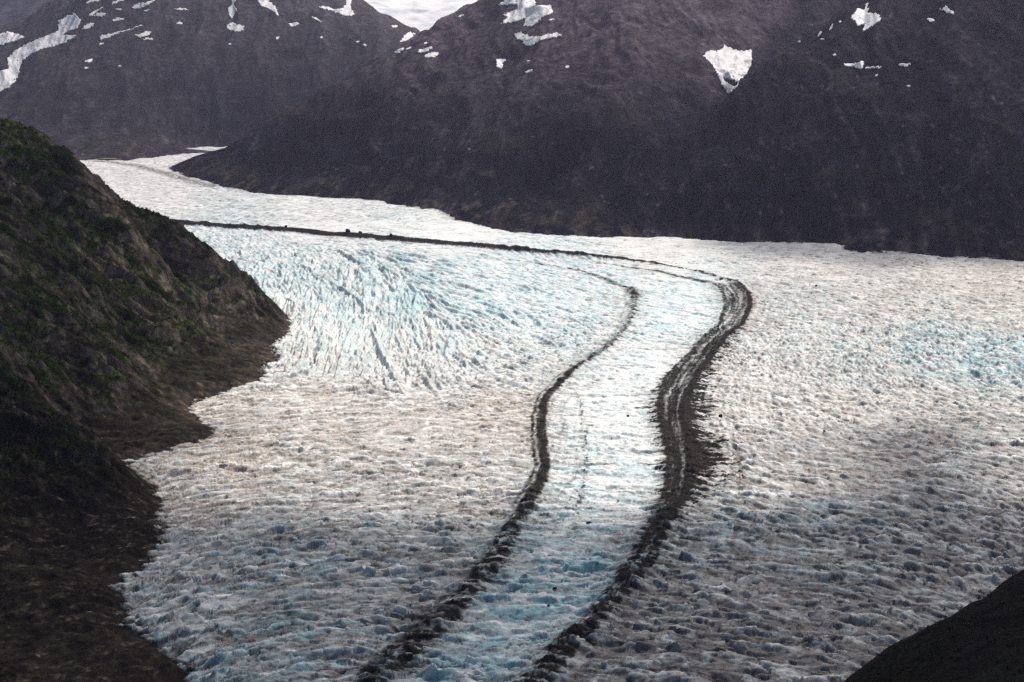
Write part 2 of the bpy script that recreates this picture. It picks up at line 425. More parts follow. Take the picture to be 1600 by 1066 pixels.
# ---- blue mountain far behind the top left corner, and the snowfield high behind the saddle
M0 = Field(-6200, -2400, 10200, 14500, 25.0)
P0 = np.array([tuple(at(*a)) for a in [(-250, 120, 10400), (-100, 100, 10700), (0, 75, 11000), (60, 50, 11200), (130, 20, 11400), (0, 20, 11700), (0, -60, 12600), (130, -60, 12600), (250, -90, 12900), (-200, -20, 12800)]] + [(-5000, 14300, 1300), (-3000, 14300, 1300), (-2500, 10500, 100), (-6000, 10500, 300)])
z0 = tps(P0[:, :2], P0[:, 2], np.stack([M0.x.ravel(), M0.y.ravel()], -1), smooth=.001).reshape(M0.x.shape)
mountain_detail(M0, z0, 191, np.zeros_like(z0), 1.0)
mountain_col(M0, 195, (0.04, 0.04, 0.046), (0.07, 0.07, 0.075), (0.07, 0.07, 0.07), (0.06, 0.06, 0.066), 250, 1200)
v, q, cc = M0.faces(M0.hab > -60)
tag(mesh_np('mountain', v, q, mnt_mat, {'col': cc}), 'hazy blue mountain far behind the top left corner', 'mountain', kind='structure')
M4 = Field(-2300, 900, 9400, 13000, 16.0)
P4 = np.array([tuple(at(*a)) for a in [(520, 60, 9700), (640, 72, 9700), (760, 60, 9700), (560, 20, 10500), (640, 40, 10300), (700, 20, 10500), (560, -10, 11000), (640, -12, 11200), (760, -15, 11200), (640, -50, 12400), (800, -60, 12400), (500, -60, 12400)]])
z0 = tps(P4[:, :2], P4[:, 2], np.stack([M4.x.ravel(), M4.y.ravel()], -1), smooth=.001).reshape(M4.x.shape)
r4 = fbm(M4.x / 260, M4.y / 200, 5, 203, .6)
M4.z = (z0 + 9 * r4 + 14 * (ridged(M4.x / 300, M4.y / 170, 4, 211) - .6)).astype(F32); M4.hab = M4.z
b4 = sstep(-.1, .4, fbm(M4.x / 300, M4.y / 130, 4, 205)); d4 = sstep(.2, .45, fbm(M4.x / 150 + M4.y / 200, M4.y / 300, 4, 208))
c4 = np.empty(M4.x.shape + (3,), F32); c4[:] = (.9, .9, .9)
c4 = lerp(c4, (.62, .67, .72), b4 * .8); c4 = lerp(c4, (.40, .36, .36), d4 * .5)
M4.c = c4
snow_mat = terrain_mat('snow', (0.02, 0.1), 0.9, 1.05, 0.7, 0.4, 0.05)
v, q, cc = M4.faces(M4.hab > -1e3)
tag(mesh_np('snowfield', v, q, snow_mat, {'col': cc}), 'pale high snowfield behind the saddle of the two mountains', 'snowfield', kind='structure')
print('mountains', time.time() - T0)

# ================================================================== DARK HILL (bottom right)
PH = np.array([tuple(at(*a)) for a in [(1290, 1085, 752), (1340, 1050, 765), (1400, 1017, 775), (1450, 988, 782), (1520, 938, 790), (1600, 890, 800), (1700, 835, 810), (1850, 740, 830), (2100, 600, 850),
                                       (1330, 1200, 640), (1450, 1180, 590), (1600, 1180, 530), (1600, 1030, 640), (1500, 1060, 665), (1700, 960, 670), (1850, 1000, 560), (2100, 900, 520)]]
              + [(170, 800, 60), (250, 880, 70), (330, 960, 80), (420, 1010, 100), (520, 1060, 120), (200, 1000, -30), (320, 1100, -40), (450, 1150, -40), (700, 1150, 60), (80, 760, -20), (100, 600, 20), (1000, 1000, 330), (1300, 1100, 420), (1000, 500, 380), (1300, 450, 470), (200, 400, 120)])
HR = Field(60, 1350, 330, 1160, 2.0)
z0 = tps(PH[:, :2], PH[:, 2], np.stack([HR.x.ravel(), HR.y.ravel()], -1), smooth=.0004, scale=400).reshape(HR.x.shape)
r5 = fbm(HR.x / 30, HR.y / 30, 6, 231, .55)
HR.z = (z0 - 3 + 4.2 * r5 + 4.5 * (ridged(HR.x / 60, HR.y / 30, 4, 239) - .6)).astype(F32); HR.hab = HR.z + 12
gr5 = sstep(-.1, .4, fbm(HR.x / 60, HR.y / 40, 5, 241))
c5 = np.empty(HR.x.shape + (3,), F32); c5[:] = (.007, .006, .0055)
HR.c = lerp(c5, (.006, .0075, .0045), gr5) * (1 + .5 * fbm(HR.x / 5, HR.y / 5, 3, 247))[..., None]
dark_mat = terrain_mat('dark_heath', (0.08, 0.4), 0.6, 1.4, 0.95, 0.8, 0.3, 0.05)
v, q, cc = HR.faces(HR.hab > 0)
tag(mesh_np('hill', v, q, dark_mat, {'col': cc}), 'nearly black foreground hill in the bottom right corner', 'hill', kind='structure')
iy, ix = np.nonzero(HR.hab > 20)
sel = rng.choice(len(iy), 9000, replace=False)
v, q, cc = clumps(HR.x[iy[sel], ix[sel]], HR.y[iy[sel], ix[sel]], HR.z[iy[sel], ix[sel]], rng.uniform(.6, 1.5, len(sel)), np.tile(np.array([[.009, .012, .006]]), (len(sel), 1)))
tag(mesh_np('heath', v, q, brush_mat, {'col': cc}, smooth=False), 'dark heath growing on the foreground hill', 'heath', kind='stuff')

# ================================================================== GLACIER
R, C = 1900, 1450
UY = 960.0 * np.exp(np.linspace(0, 1, R) * math.log(8400 / 960.0))
UU = np.linspace(-0.43, 0.43, C)
gy = np.repeat(UY[:, None], C, 1).astype(F32); gx = (UY[:, None] * UU[None]).astype(F32)
zb = zbase(gx, gy).astype(F32)
gpx, gpy = project(gx, gy, zb)
gpx = gpx.astype(F32); gpy = gpy.astype(F32)
# fields spread over the ice from places in the photograph: px, py, ridge direction (dx,dy), amplitude, size, dirt with the lower ice's shade painted in, blue, warm
CT = np.array([
 (200, 290, 1, .08, .5, 1.2, .26, .05, .4), (500, 330, 1, .06, .5, 1.2, .22, .10, .2), (700, 360, 1, .05, .6, 1.1, .18, .15, .2), (1000, 390, 1, .03, .7, 1.1, .32, .08, .5), (1300, 400, 1, .03, .8, 1.0, .46, .08, .6), (1550, 425, 1, .03, .9, 1.0, .56, .08, .6),
 (380, 410, .5, 1, 1.2, .8, .30, .45, .3), (480, 430, .35, 1, 1.3, .8, .32, .45, .3), (560, 470, -.2, 1, 1.7, .95, .34, .50, .3), (620, 470, .35, 1, 1.5, .9, .28, .5, .2), (450, 530, -.9, 1, 1.3, 1.1, .28, .25, .7), (540, 540, -.5, 1, 1.4, 1.1, .22, .25, .6), (620, 560, .0, 1, 1.2, .9, .26, .2, .5), (690, 560, .55, 1, 1.1, 1.0, .24, .22, .3),
 (750, 480, 1, .4, 1.0, 1.0, .20, .50, .1), (850, 450, 1, .3, 1.0, 1.0, .20, .48, .1), (900, 520, 1, .35, 1.0, 1.0, .28, .45, .3), (800, 570, 1, .35, .9, 1.0, .28, .30, .4), (700, 430, 1, .3, 1.0, .9, .18, .5, .1), (950, 430, 1, .25, .9, 1.0, .24, .5, .2),
 (1050, 480, 1, .2, .9, 1.1, .10, .45, .1), (1000, 580, 1, .15, .7, .9, .03, .25, .1), (930, 650, 1, .12, .7, .9, .06, .22, .2), (960, 740, 1, .05, .8, .9, .12, .35, .2),
 (500, 640, 1, -.08, .8, .9, .42, .12, 1.), (350, 680, 1, -.1, .9, .9, .52, .12, 1.), (650, 660, 1, .02, .8, .9, .42, .15, .9), (780, 650, 1, .15, .8, .9, .48, .10, .9), (300, 780, 1, -.15, 1., 1.0, .55, .2, .9), (550, 760, 1, -.05, 1., 1.0, .50, .25, .7), (720, 780, 1, .0, 1., 1.0, .52, .25, .7),
 (300, 900, 1, -.3, 1.2, 1.2, .50, .40, .4), (450, 880, 1, -.12, 1.2, 1.2, .52, .50, .3), (620, 890, 1, -.02, 1.1, 1.15, .56, .35, .5), (250, 990, 1, -.35, 1.4, 1.3, .52, .55, .2), (400, 1000, 1, -.2, 1.5, 1.3, .54, .65, .1), (550, 1000, 1, .05, 1.5, 1.3, .56, .55, .2), (650, 940, 1, 0, 1.2, 1.2, .6, .4, .3),
 (850, 850, 1, .0, 1.1, 1.1, .34, .55, .1), (830, 950, 1, .0, 1.2, 1.1, .28, .75, .0), (780, 1030, 1, .05, 1.3, 1.1, .30, .65, .0), (900, 920, 1, 0, 1.2, 1.1, .28, .75, .0),
 (1250, 480, 1, .2, 1.0, .9, .44, .35, .4), (1400, 470, 1, .25, 1.0, .9, .52, .20, .6), (1560, 480, 1, .2, 1.0, .9, .56, .2, .6), (1450, 540, 1, .5, 1.3, .9, .40, .62, .2), (1560, 560, 1, .4, 1.3, .9, .40, .72, .2), (1350, 560, 1, .6, 1.2, .9, .46, .40, .4), (1250, 560, .6, 1, 1.0, .8, .44, .3, .5),
 (1200, 600, .9, .5, .9, .75, .42, .15, .6), (1180, 660, .9, .4, 1.0, .75, .44, .12, .6), (1300, 660, 1, .35, .9, .85, .54, .12, .7), (1450, 650, 1, .3, .9, .85, .55, .2, .6), (1570, 660, 1, .25, 1.0, .85, .55, .3, .5), (1230, 740, 1, .25, .9, 1.0, .52, .15, .6), (1400, 740, 1, .2, 1.0, 1.1, .60, .2, .6), (1560, 740, 1, .25, 1.2, 1.2, .60, .3, .5),
 (1130, 830, 1, .1, 1.1, 1.1, .62, .50, .3), (1280, 830, 1, .15, 1.2, 1.2, .64, .55, .2), (1450, 820, 1, .25, 1.4, 1.3, .68, .40, .4), (1580, 840, 1, .4, 1.5, 1.4, .72, .2, .5), (1150, 910, 1, .08, 1.3, 1.2, .70, .40, .4), (1300, 900, 1, .15, 1.4, 1.4, .70, .45, .3), (1450, 920, 1, .3, 1.4, 1.4, .72, .3, .4),
 (1000, 1000, 1, .0, 1.3, 1.2, .72, .30, .5), (1120, 980, 1, .1, 1.4, 1.3, .76, .25, .6), (1250, 1000, 1, .12, 1.4, 1.3, .76, .35, .5), (1150, 1050, 1, .05, 1.4, 1.3, .78, .4, .4)])
e0 = ground(CT[:, 0], CT[:, 1])
dn = np.hypot(CT[:, 2], CT[:, 3]); e1 = ground(CT[:, 0] + CT[:, 2] / dn * 6, CT[:, 1] + CT[:, 3] / dn * 6)
dv = (e1 - e0)[:, :2]; dv /= np.hypot(dv[:, 0], dv[:, 1])[:, None]
ANG = np.arctan2(dv[:, 1], dv[:, 0])
ctrl = np.column_stack([np.cos(2 * ANG), np.sin(2 * ANG), CT[:, 4:]])     # double angle
def fields(px, py):
    shp = px.shape; px = px.ravel(); py = py.ravel()
    out = np.empty((len(px), ctrl.shape[1]), F32)
    cx = CT[:, 0].astype(F32); cy = CT[:, 1].astype(F32); cv = ctrl.astype(F32)
    for i in range(0, len(px), 40000):
        d2 = ((px[i:i + 40000, None] - cx) / 100) ** 2 + ((py[i:i + 40000, None] - cy) / 70) ** 2
        w = 1 / (d2 + .12) ** 2
        out[i:i + 40000] = (w @ cv) / w.sum(1, keepdims=True)
    return out.reshape(shp + (-1,))
# coarse evaluation, then bilinear up to the grid
s_ = 8
ri = np.r_[np.arange(0, R, s_), R - 1]; ci = np.r_[np.arange(0, C, s_), C - 1]
Fc = fields(gpx[np.ix_(ri, ci)], gpy[np.ix_(ri, ci)])
def up(a):
    t = np.empty((R, len(ci)), F32)
    for j in range(len(ci)): t[:, j] = np.interp(np.arange(R), ri, a[:, j])
    o = np.empty((R, C), F32)
    for i in range(R): o[i] = np.interp(np.arange(C), ci, t[i])
    return o
AMP, SIZ, DIRT_SHADE, BLUE, WARM = [up(Fc[..., k]) for k in (2, 3, 4, 5, 6)]
AMP = AMP * np.clip(1 + 1.1 * fbm(gx / 150, gy / 110, 3, 299), .45, 1.8)
print('fields', time.time() - T0)

# the broken surface: domed blocks between crevasses, each its own size, height and lean
def splat(n, dmin, dmax, L0, W0, h0, floor, seed, pos=None, spread=.13, crest=1.15):
    g = np.random.default_rng(seed)
    D = g.uniform(dmin, dmax, n); u = g.uniform(-.42, .42, n)
    xk = D * u
    if pos is not None: xk, D = pos
    px, py = project(xk, D, zbase(xk, D))
    f = fields(px.astype(F32), py.astype(F32))
    ang = .5 * np.arctan2(f[:, 1], f[:, 0]) + g.normal(0, spread, n)
    sz = f[:, 3] * np.exp(g.normal(0, .28, n))
    L = L0 * sz * np.exp(g.normal(0, .35, n)) * (1 + 1.8 * np.exp(-((px - 545) / 150) ** 2 - ((py - 490) / 70) ** 2)); Wd = W0 * sz * np.exp(g.normal(0, .25, n))
    h = h0 * f[:, 2] * g.uniform(.55, 1.25, n) * np.sqrt(sz)
    H = np.full((R, C), -9.0, F32); ID = np.full((R, C), -1, np.int32); E = np.full((R, C), 9., F32)
    ca, sa = np.cos(ang), np.sin(ang)
    du = UU[1] - UU[0]; lr = math.log(UY[1] / UY[0])
    EX = 1.35
    bx = EX * np.sqrt((L * ca) ** 2 + (Wd * 1.35 * sa) ** 2); by = EX * np.sqrt((L * sa) ** 2 + (Wd * 1.35 * ca) ** 2)
    r0 = np.clip(np.floor(np.log((D - by) / 960) / lr).astype(int), 0, R); r1 = np.clip(np.ceil(np.log((D + by) / 960) / lr).astype(int) + 1, 0, R)
    c0 = np.clip(np.floor(((xk - bx) / D + .43) / du).astype(int) - 1, 0, C); c1 = np.clip(np.ceil(((xk + bx) / D + .43) / du).astype(int) + 2, 0, C)
    lean = g.uniform(1.1, 1.9, n)
    for k in range(n):
        if r1[k] <= r0[k] or c1[k] <= c0[k]: continue
        s = (slice(r0[k], r1[k]), slice(c0[k], c1[k]))
        dx = gx[s] - xk[k]; dy = gy[s] - D[k]
        l = (dx * ca[k] + dy * sa[k]) / L[k]; w = (dy * ca[k] - dx * sa[k]) / Wd[k]
        w = np.where(w > 0, w / lean[k], w)
        e = l * l + np.abs(w) ** crest
        z = h[k] * (1.0 - e)
        m = z > H[s]
        H[s][m] = z[m]; ID[s][m] = k; E[s][m] = e[m]
    tx, ty, tz = g.normal(0, .15, n), g.normal(.10, .16, n), g.normal(0, .55, n)      # each block is tipped its own way
    FC = np.where(ID >= 0, np.clip(tx[ID] * (gx - xk[ID]) + ty[ID] * (gy - D[ID]) + tz[ID], -2.6, 2.6), 0).astype(F32)
    splat.facet = FC
    return np.maximum(H, floor), ID, E, g.uniform(0, 1, n + 1)
H1, ID1, E1, T1 = splat(80000, 970, 4300, 13, 4.4, 2.5, -1.6, 5)
FAC = splat.facet
H3, ID3, E3, T3 = splat(9000, 970, 4300, 40, 7.0, 3.6, 0.0, 9, spread=.09)
_g = np.random.default_rng(77); _n = 1000                    # the long radiating fins of the ice fall
_px, _py = _g.normal(550, 115, 4 * _n), _g.normal(488, 50, 4 * _n)
_k = np.nonzero((_px > 330) & (_px < 860) & (_py > 395) & (_py < 620))[0][:_n]; _p = ground(_px[_k], _py[_k])
H4, ID4, E4, T4 = splat(_n, 0, 0, 52, 4.6, 5.0, 0.0, 10, pos=(_p[:, 0], _p[:, 1]), spread=.12)
H1b, ID1b, _, T1b = splat(9000, 4100, 8300, 26, 15, 4.0, -2.0, 6)
f_ = sstep(3900, 4300, gy); H1 = H1 * (1 - f_) + H1b * f_
bnd0 = np.zeros((R, C), F32); bnd0[:, 1:] += ID1[:, 1:] != ID1[:, :-1]; bnd0[1:] += ID1[1:] != ID1[:-1]; bnd0 = np.minimum(bnd0, 1) * sstep(4200, 3200, gy)
H2, ID2, E2, T2 = splat(60000, 970, 2700, 5.6, 2.5, 1.15, -.7, 8)
print('splat', time.time() - T0)
wxg = gx + 6 * perlin(gx / 40, gy / 40, 301); wyg = gy + 6 * perlin(gx / 40, gy / 40, 303)
big = fbm(wxg / 110, wyg / 55, 4, 311)
sm = fbm(gx / 4.0, gy / 4.0, 3, 321, .6)
relief = 0.55 * AMP + .2
fall0 = np.exp(-((gpx - 545) / 150) ** 2 - ((gpy - 490) / 65) ** 2)
Zg = zb + H1 * (1 - .5 * fall0) + H3 * .75 + H4 * 1.15 + H2 * np.clip(AMP, .4, 1.6) * 1.15 + big * 2.6 * relief + sm * .4 - .8 * bnd0

# ---- moraines, traced on the ice
def gpoly(ptsl):
    p = ground([a[0] for a in ptsl], [a[1] for a in ptsl]); return p[:, :2]
def xi(ptsl):
    p = gpoly(ptsl); o = np.argsort(p[:, 1]); return lambda Y: np.interp(Y, p[o, 1], p[o, 0])
def wi(tab):                                     # widths (photo px at py) -> metres along Y
    p = ground([800] * len(tab), [t[0] for t in tab]); o = np.argsort(p[:, 1])
    d = np.array([t[1] for t in tab]) * p[:, 1] / FPX
    return lambda Y: np.interp(Y, p[o, 1], d[o])
def si(tab):                                     # plain numbers at py
    p = ground([800] * len(tab), [t[0] for t in tab]); o = np.argsort(p[:, 1])
    d = np.array([t[1] for t in tab]); return lambda Y: np.interp(Y, p[o, 1], d[o])
Yv = UY
B_out = [(1150, 440), (1168, 460), (1172, 480), (1160, 510), (1122, 545), (1088, 590), (1072, 625), (1070, 660), (1076, 700), (1079, 735), (1074, 775), (1052, 810), (1035, 845), (1018, 885), (985, 925), (945, 970), (905, 1015), (855, 1066), (800, 1120)]
B_in = [(1108, 440), (1128, 455), (1134, 480), (1124, 512), (1080, 555), (1042, 592), (1030, 640), (1038, 680), (1047, 720), (1042, 775), (1022, 815), (1000, 850), (985, 890), (955, 935), (915, 985), (875, 1025), (830, 1066), (770, 1120)]
A_m = [(992, 462), (990, 485), (978, 515), (948, 548), (890, 585), (858, 618), (845, 655), (846, 690), (852, 730), (842, 765), (818, 805), (795, 840), (775, 880), (745, 920), (700, 965), (650, 1010), (590, 1066), (540, 1110)]
fo, fi_, fa = xi(B_out), xi(B_in), xi(A_m)
ybend = ground(1150, 442)[0][1]
wob = 5 * perlin(gx / 60, gy / 22, 331) + 3 * perlin(gx / 18, gy / 9, 333)
def cell_noise(sx, sy, seed, o=3): return fbm(wxg / sx, wyg / sy, o, seed, .6)
teeth = fbm(gx / 95, (gy + .16 * gx) / 7.5, 3, 341, .6)
rt_var = 1 + .55 * perlin(gy / 75, gy * 0 + 3, 343) + .3 * perlin(gy / 24, gy * 0 + 9, 345)
brk = cell_noise(16, 9, 351, 4); brk2 = cell_noise(7, 6, 355, 3)
lines = fbm((gx - np.interp(gy, Yv, fo(Yv)) + 2 * perlin(gx / 30, gy / 30, 359)) / 6.5, wyg / 260, 3, 361, .55)
near_m = sstep(ybend + 30, ybend - 40, gy)
xo = np.interp(gy, Yv, fo(Yv)); xn = np.interp(gy, Yv, fi_(Yv))
ragged = np.interp(gy, Yv, si([(440, .7), (480, .6), (560, .6), (640, .35), (760, .35), (820, 1.0), (900, 1.5), (1066, 1.7)])(Yv))
lt = np.interp(gy, Yv, wi([(440, 4), (520, 8), (560, 30), (600, 34), (660, 46), (720, 55), (770, 48), (810, 35), (850, 22), (930, 40), (1066, 40)])(Yv))
rt = np.interp(gy, Yv, wi([(440, 24), (480, 22), (520, 40), (560, 50), (600, 60), (660, 75), (700, 92), (740, 80), (780, 70), (810, 48), (850, 30), (930, 45), (1066, 45)])(Yv))
rs = np.interp(gy, Yv, si([(440, .35), (520, .6), (600, .95), (650, 1.15), (740, 1.1), (790, .8), (830, .3), (900, .35), (1066, .45)])(Yv))
ls = np.interp(gy, Yv, si([(440, .2), (540, .5), (600, .75), (700, .8), (790, .6), (850, .25), (900, .3), (1066, .4)])(Yv))
lw = np.interp(gy, Yv, wi([(440, 4.5), (500, 5.5), (600, 8), (700, 10), (780, 10), (850, 10), (920, 15), (1066, 22)])(Yv))
X = gx + wob * (.4 + .6 * ragged) * .6
deb = np.zeros((R, C), F32)
inb = sstep(-3, 3, X - xn) * sstep(-3, 3, xo - X)
bandv = np.interp(gy, Yv, si([(440, .6), (520, .72), (600, .82), (700, .92), (780, .92), (840, .8), (900, .75), (1066, .72)])(Yv))
deb = np.maximum(deb, inb * np.clip(.92 * bandv + .6 * lines + .55 * ragged * brk + .22 * brk2 - .06, 0, .95))
deb = np.maximum(deb, np.exp(-((X - xo) / lw) ** 4) * np.clip(1.15 + .9 * ragged * (brk * 1.3 - .25), 0, 1))
deb = np.maximum(deb, .92 * np.exp(-((X - xn) / (lw * .9)) ** 4) * np.clip(1.0 + .9 * ragged * (brk * 1.4 - .35), 0, 1))
dR = np.clip((X - xo) / (rt * rt_var), 0, 9); dL = np.clip((xn - X) / (lt * rt_var), 0, 9)
deb = np.maximum(deb, (X > xo) * sstep(.0, .5, 1.32 * rs * (1.0 - dR) + 1.5 * teeth + .25 * brk2 - .5 * (dR > .02)) * (dR < 1.4))
deb = np.maximum(deb, (X < xn) * sstep(.0, .36, ls * (1.0 - dL) + .75 * teeth + .25 * brk - .42) * (dL < 1.4))
deb *= near_m
# the left, thinner moraine with its fainter twin
xa = np.interp(gy, Yv, fa(Yv))
yA = ground(992, 455)[0][1]; nA = sstep(yA + 60, yA - 20, gy)
rga = np.interp(gy, Yv, si([(460, .9), (540, .7), (600, .4), (760, .35), (810, 1.0), (870, 1.5), (1066, 1.8)])(Yv))
wa = np.interp(gy, Yv, wi([(460, 7), (540, 6), (590, 7), (640, 8.5), (740, 10), (800, 16), (860, 20), (930, 26), (1066, 45)])(Yv))
sa_ = np.interp(gy, Yv, si([(460, .62), (540, .7), (590, .9), (650, 1.0), (760, 1.0), (840, 1.0), (930, .95), (1066, .9)])(Yv))
dA = np.exp(-((X - xa) / wa) ** 4) * np.clip(sa_ + rga * (brk * 1.4 - .22) + .35 * lines, 0, 1)
tw = np.interp(gy, Yv, wi([(460, 15), (600, 14), (660, 14), (740, 16), (800, 22), (1066, 30)])(Yv))
tws = np.interp(gy, Yv, si([(460, .4), (560, .25), (620, .65), (740, .7), (790, .5), (850, .2), (1066, .3)])(Yv))
dA = np.maximum(dA, np.exp(-((X - xa + tw) / (wa * .45)) ** 2) * np.clip(tws + .7 * brk, 0, .85))
dA = np.maximum(dA, .75 * sstep(.15, .5, teeth * .9 + .5 * np.exp(-((X - xa) / (wa * 3)) ** 2) - .28) * np.exp(-((X - xa) / (wa * 3)) ** 2))
deb = np.maximum(deb, dA * nA)
# faint dotted stripe right of it
xf = np.interp(gy, Yv, xi([(895, 590), (908, 640), (914, 690), (915, 730), (905, 790), (890, 850), (880, 900)])(Yv))
yf0, yf1 = ground(900, 600)[0][1], ground(900, 850)[0][1]
ff = np.exp(-((X - xf) / 7) ** 2) * sstep(yf0, yf0 - 120, gy) * sstep(yf1 - 60, yf1 + 80, gy) * np.clip(.42 + 1.1 * brk2 + .3 * lines, 0, .7)
ff2 = (X > xa) * (X < xf) * sstep(yf0, yf0 - 120, gy) * sstep(yf1 - 60, yf1 + 80, gy) * np.clip(.12 + .7 * lines + .4 * brk2, 0, .45)
deb = np.maximum(deb, np.maximum(ff, ff2))
# far part of the moraines: polylines
def polydist(poly, wmax):
    x0, y0 = poly.min(0) - wmax; x1, y1 = poly.max(0) + wmax
    m = (gx > x0) & (gx < x1) & (gy > y0) & (gy < y1)
    d = np.full((R, C), 1e4, F32); sd = np.zeros((R, C), F32); tt = np.zeros((R, C), F32)
    p = np.stack([gx[m], gy[m]], -1); best = np.full(len(p), 1e4, F32); bs = np.zeros(len(p), F32); bt = np.zeros(len(p), F32)
    for i in range(len(poly) - 1):
        a, b = poly[i], poly[i + 1]; ab = b - a
        t = np.clip(((p - a) @ ab) / (ab @ ab), 0, 1)
        qv = p - (a + t[:, None] * ab); dd = np.hypot(qv[:, 0], qv[:, 1])
        k = dd < best
        best[k] = dd[k]; bs[k] = np.sign(qv[k, 1]); bt[k] = (i + t[k]) / (len(poly) - 1)
    d[m] = best; sd[m] = bs; tt[m] = bt
    return d, sd, tt
far_line = gpoly([(200, 346), (260, 350), (340, 355), (420, 360), (480, 365), (545, 371), (620, 377), (700, 384), (800, 393), (880, 400), (950, 406), (1000, 411), (1050, 419), (1100, 428), (1150, 441)])
d, sd, tt = polydist(far_line, 80)
wf = 27 - 17 * sstep(.4, .9, tt)
farv = (1 - sstep(.55, 1.1, d / wf + .25 * brk2)) * np.clip(1.15 - sstep(.7, .95, tt) * .75 * sstep(.15, -.2, brk) + .25 * brk, 0, 1)
deb = np.maximum(deb, farv)
ridge_far = np.exp(-(d / 17) ** 2) * (1 - .75 * sstep(.6, .95, tt))
sec_line = gpoly([(262, 357), (400, 367), (550, 377), (700, 389), (800, 398), (900, 407), (960, 414), (1010, 422), (1060, 432), (1108, 442)])
d2, _, t2 = polydist(sec_line, 60)
deb = np.maximum(deb, np.exp(-(d2 / 12) ** 2) * np.clip(.12 + .75 * sstep(.5, .8, t2) + .9 * brk, 0, .9))
thr = gpoly([(740, 402), (800, 407), (860, 415), (910, 425), (950, 438), (985, 452), (993, 465)])
d3, _, t3 = polydist(thr, 60)
deb = np.maximum(deb, np.exp(-(d3 / 17) ** 2) * np.clip(.34 + .45 * t3 + 1.0 * brk, 0, .85))
# the rubble keeps the ice beneath it from melting: low ridges
Zg = Zg + FAC * np.clip(AMP, .5, 1.4) * (.32 + .45 * sstep(2400, 1500, gy)) * sstep(3600, 2600, gy)
wv_w = .8 * fbm(gx / 170, gy / 90, 3, 421) + .25 * fbm(gx / 25, gy / 18, 3, 423)
side = np.where(gx > xo, .42 * (gx - xo), np.where(gx < xa, .36 * (xa - gx), 0.0))
ph = (gy + side) / 27.0 + wv_w
ph = ph + .42 * perlin(gx / 34, gy / 60, 427) + .16 * perlin(gx / 13, gy / 22, 428)
tph = ph - np.floor(ph)
wave1 = np.minimum(tph / .36, (1 - tph) / .64)              # steps about 27 m apart, steep side down the valley
nearf = sstep(2300, 1500, gy)
ph2 = (gy + side * 1.1) / 11.0 + 2.2 * wv_w
wave2 = 1 - np.abs(np.sin(np.pi * ph2))
wfade = sstep(3300, 2500, gy) * (1 - .85 * sstep(.3, 2.0, H4 + 0 * gx)) * np.clip(.35 + 1.1 * cell_noise(70, 30, 425, 3) + .35, .1, 1.3)
Zg = Zg + wfade * ((1.9 + 1.5 * nearf) * wave1 + .9 * wave2) * (.6 + .5 * AMP) - .72 * nearf * (H1 + .9 * H2 * np.clip(AMP, .4, 1.6))
ridge = 5 * np.exp(-((gx - xo) / 15) ** 2) * near_m + 3.0 * np.exp(-((gx - xn) / 13) ** 2) * near_m + 3.2 * np.exp(-((gx - xa) / 12) ** 2) * nA + 13 * ridge_far
smooth_deb = np.clip(deb, 0, 1)
Zh = np.full((R, C), -999, F32)
mm = (gx > HX[0]) & (gx < HX[-1]) & (gy > HY[0]) & (gy < HY[-1])
Zh[mm] = hill_z(gx[mm], gy[mm])
calm = sstep(-34, -2, Zh - zb)                      # the ice lies lower and smoother against the rock
Zg = Zg - calm * (np.maximum(H1, 0) + .75 * H3 + H4) * .6 - calm * 1.5
Zg = Zg - (H1 * .4) * smooth_deb * sstep(2100, 1500, gy * 0 + 1800) + ridge
print('moraine', time.time() - T0)

# ---- colour: r dirt and painted shade, g blue ice, b debris and dark cracks
tint1 = np.where(gy < 4200, T1[ID1], T1b[ID1b]).astype(F32); tint2 = T2[ID2].astype(F32)
dn1 = cell_noise(90, 38, 371, 4); dn2 = cell_noise(22, 11, 381, 4); dn3 = fbm(gx / 6, gy / 4, 3, 391, .6)
bnd = np.zeros((R, C), bool)
bnd[:, 1:] |= ID1[:, 1:] != ID1[:, :-1]; bnd[1:] |= ID1[1:] != ID1[:-1]
crk = bnd * sstep(.05, .4, cell_noise(26, 13, 431, 3) + .35 * perlin(gx / 9, gy / 9, 433)) * sstep(4200, 3000, gy)
ph3 = (gy + side * 1.05) / 64.0 + .55 * fbm(gx / 260, gy / 160, 3, 441) + .03 * perlin(gx / 15, gy / 15, 443)
arc = np.abs(ph3 - np.round(ph3)) * 64.0                    # metres from a long crevasse
arcs = (1 - sstep(.8, 2.6, arc)) * sstep(-.05, .35, fbm(gx / 120, gy / 40, 3, 445)) * sstep(3400, 2600, gy) * (1 - near_m * 0)
fallm = np.exp(-((gpx - 545) / 150) ** 2 - ((gpy - 490) / 65) ** 2)
arcs *= 1 - fallm
crest_light = np.exp(-((tph - .38) / .09) ** 2) * wfade * np.clip(.5 + 1.2 * cell_noise(30, 12, 435, 3), 0, 1)  # bright sunlit rim of the step crests, painted into the ice colour
crest_light2 = sstep(.72, .95, wave2) * wfade * np.clip(.4 + 1.3 * cell_noise(18, 8, 437, 3), 0, 1)  # same painted rim light on the finer ridges
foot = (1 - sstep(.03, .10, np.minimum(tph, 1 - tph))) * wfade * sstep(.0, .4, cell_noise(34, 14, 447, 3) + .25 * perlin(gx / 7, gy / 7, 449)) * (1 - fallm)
wall = np.exp(-((tph - .16) / .14) ** 2) * wfade
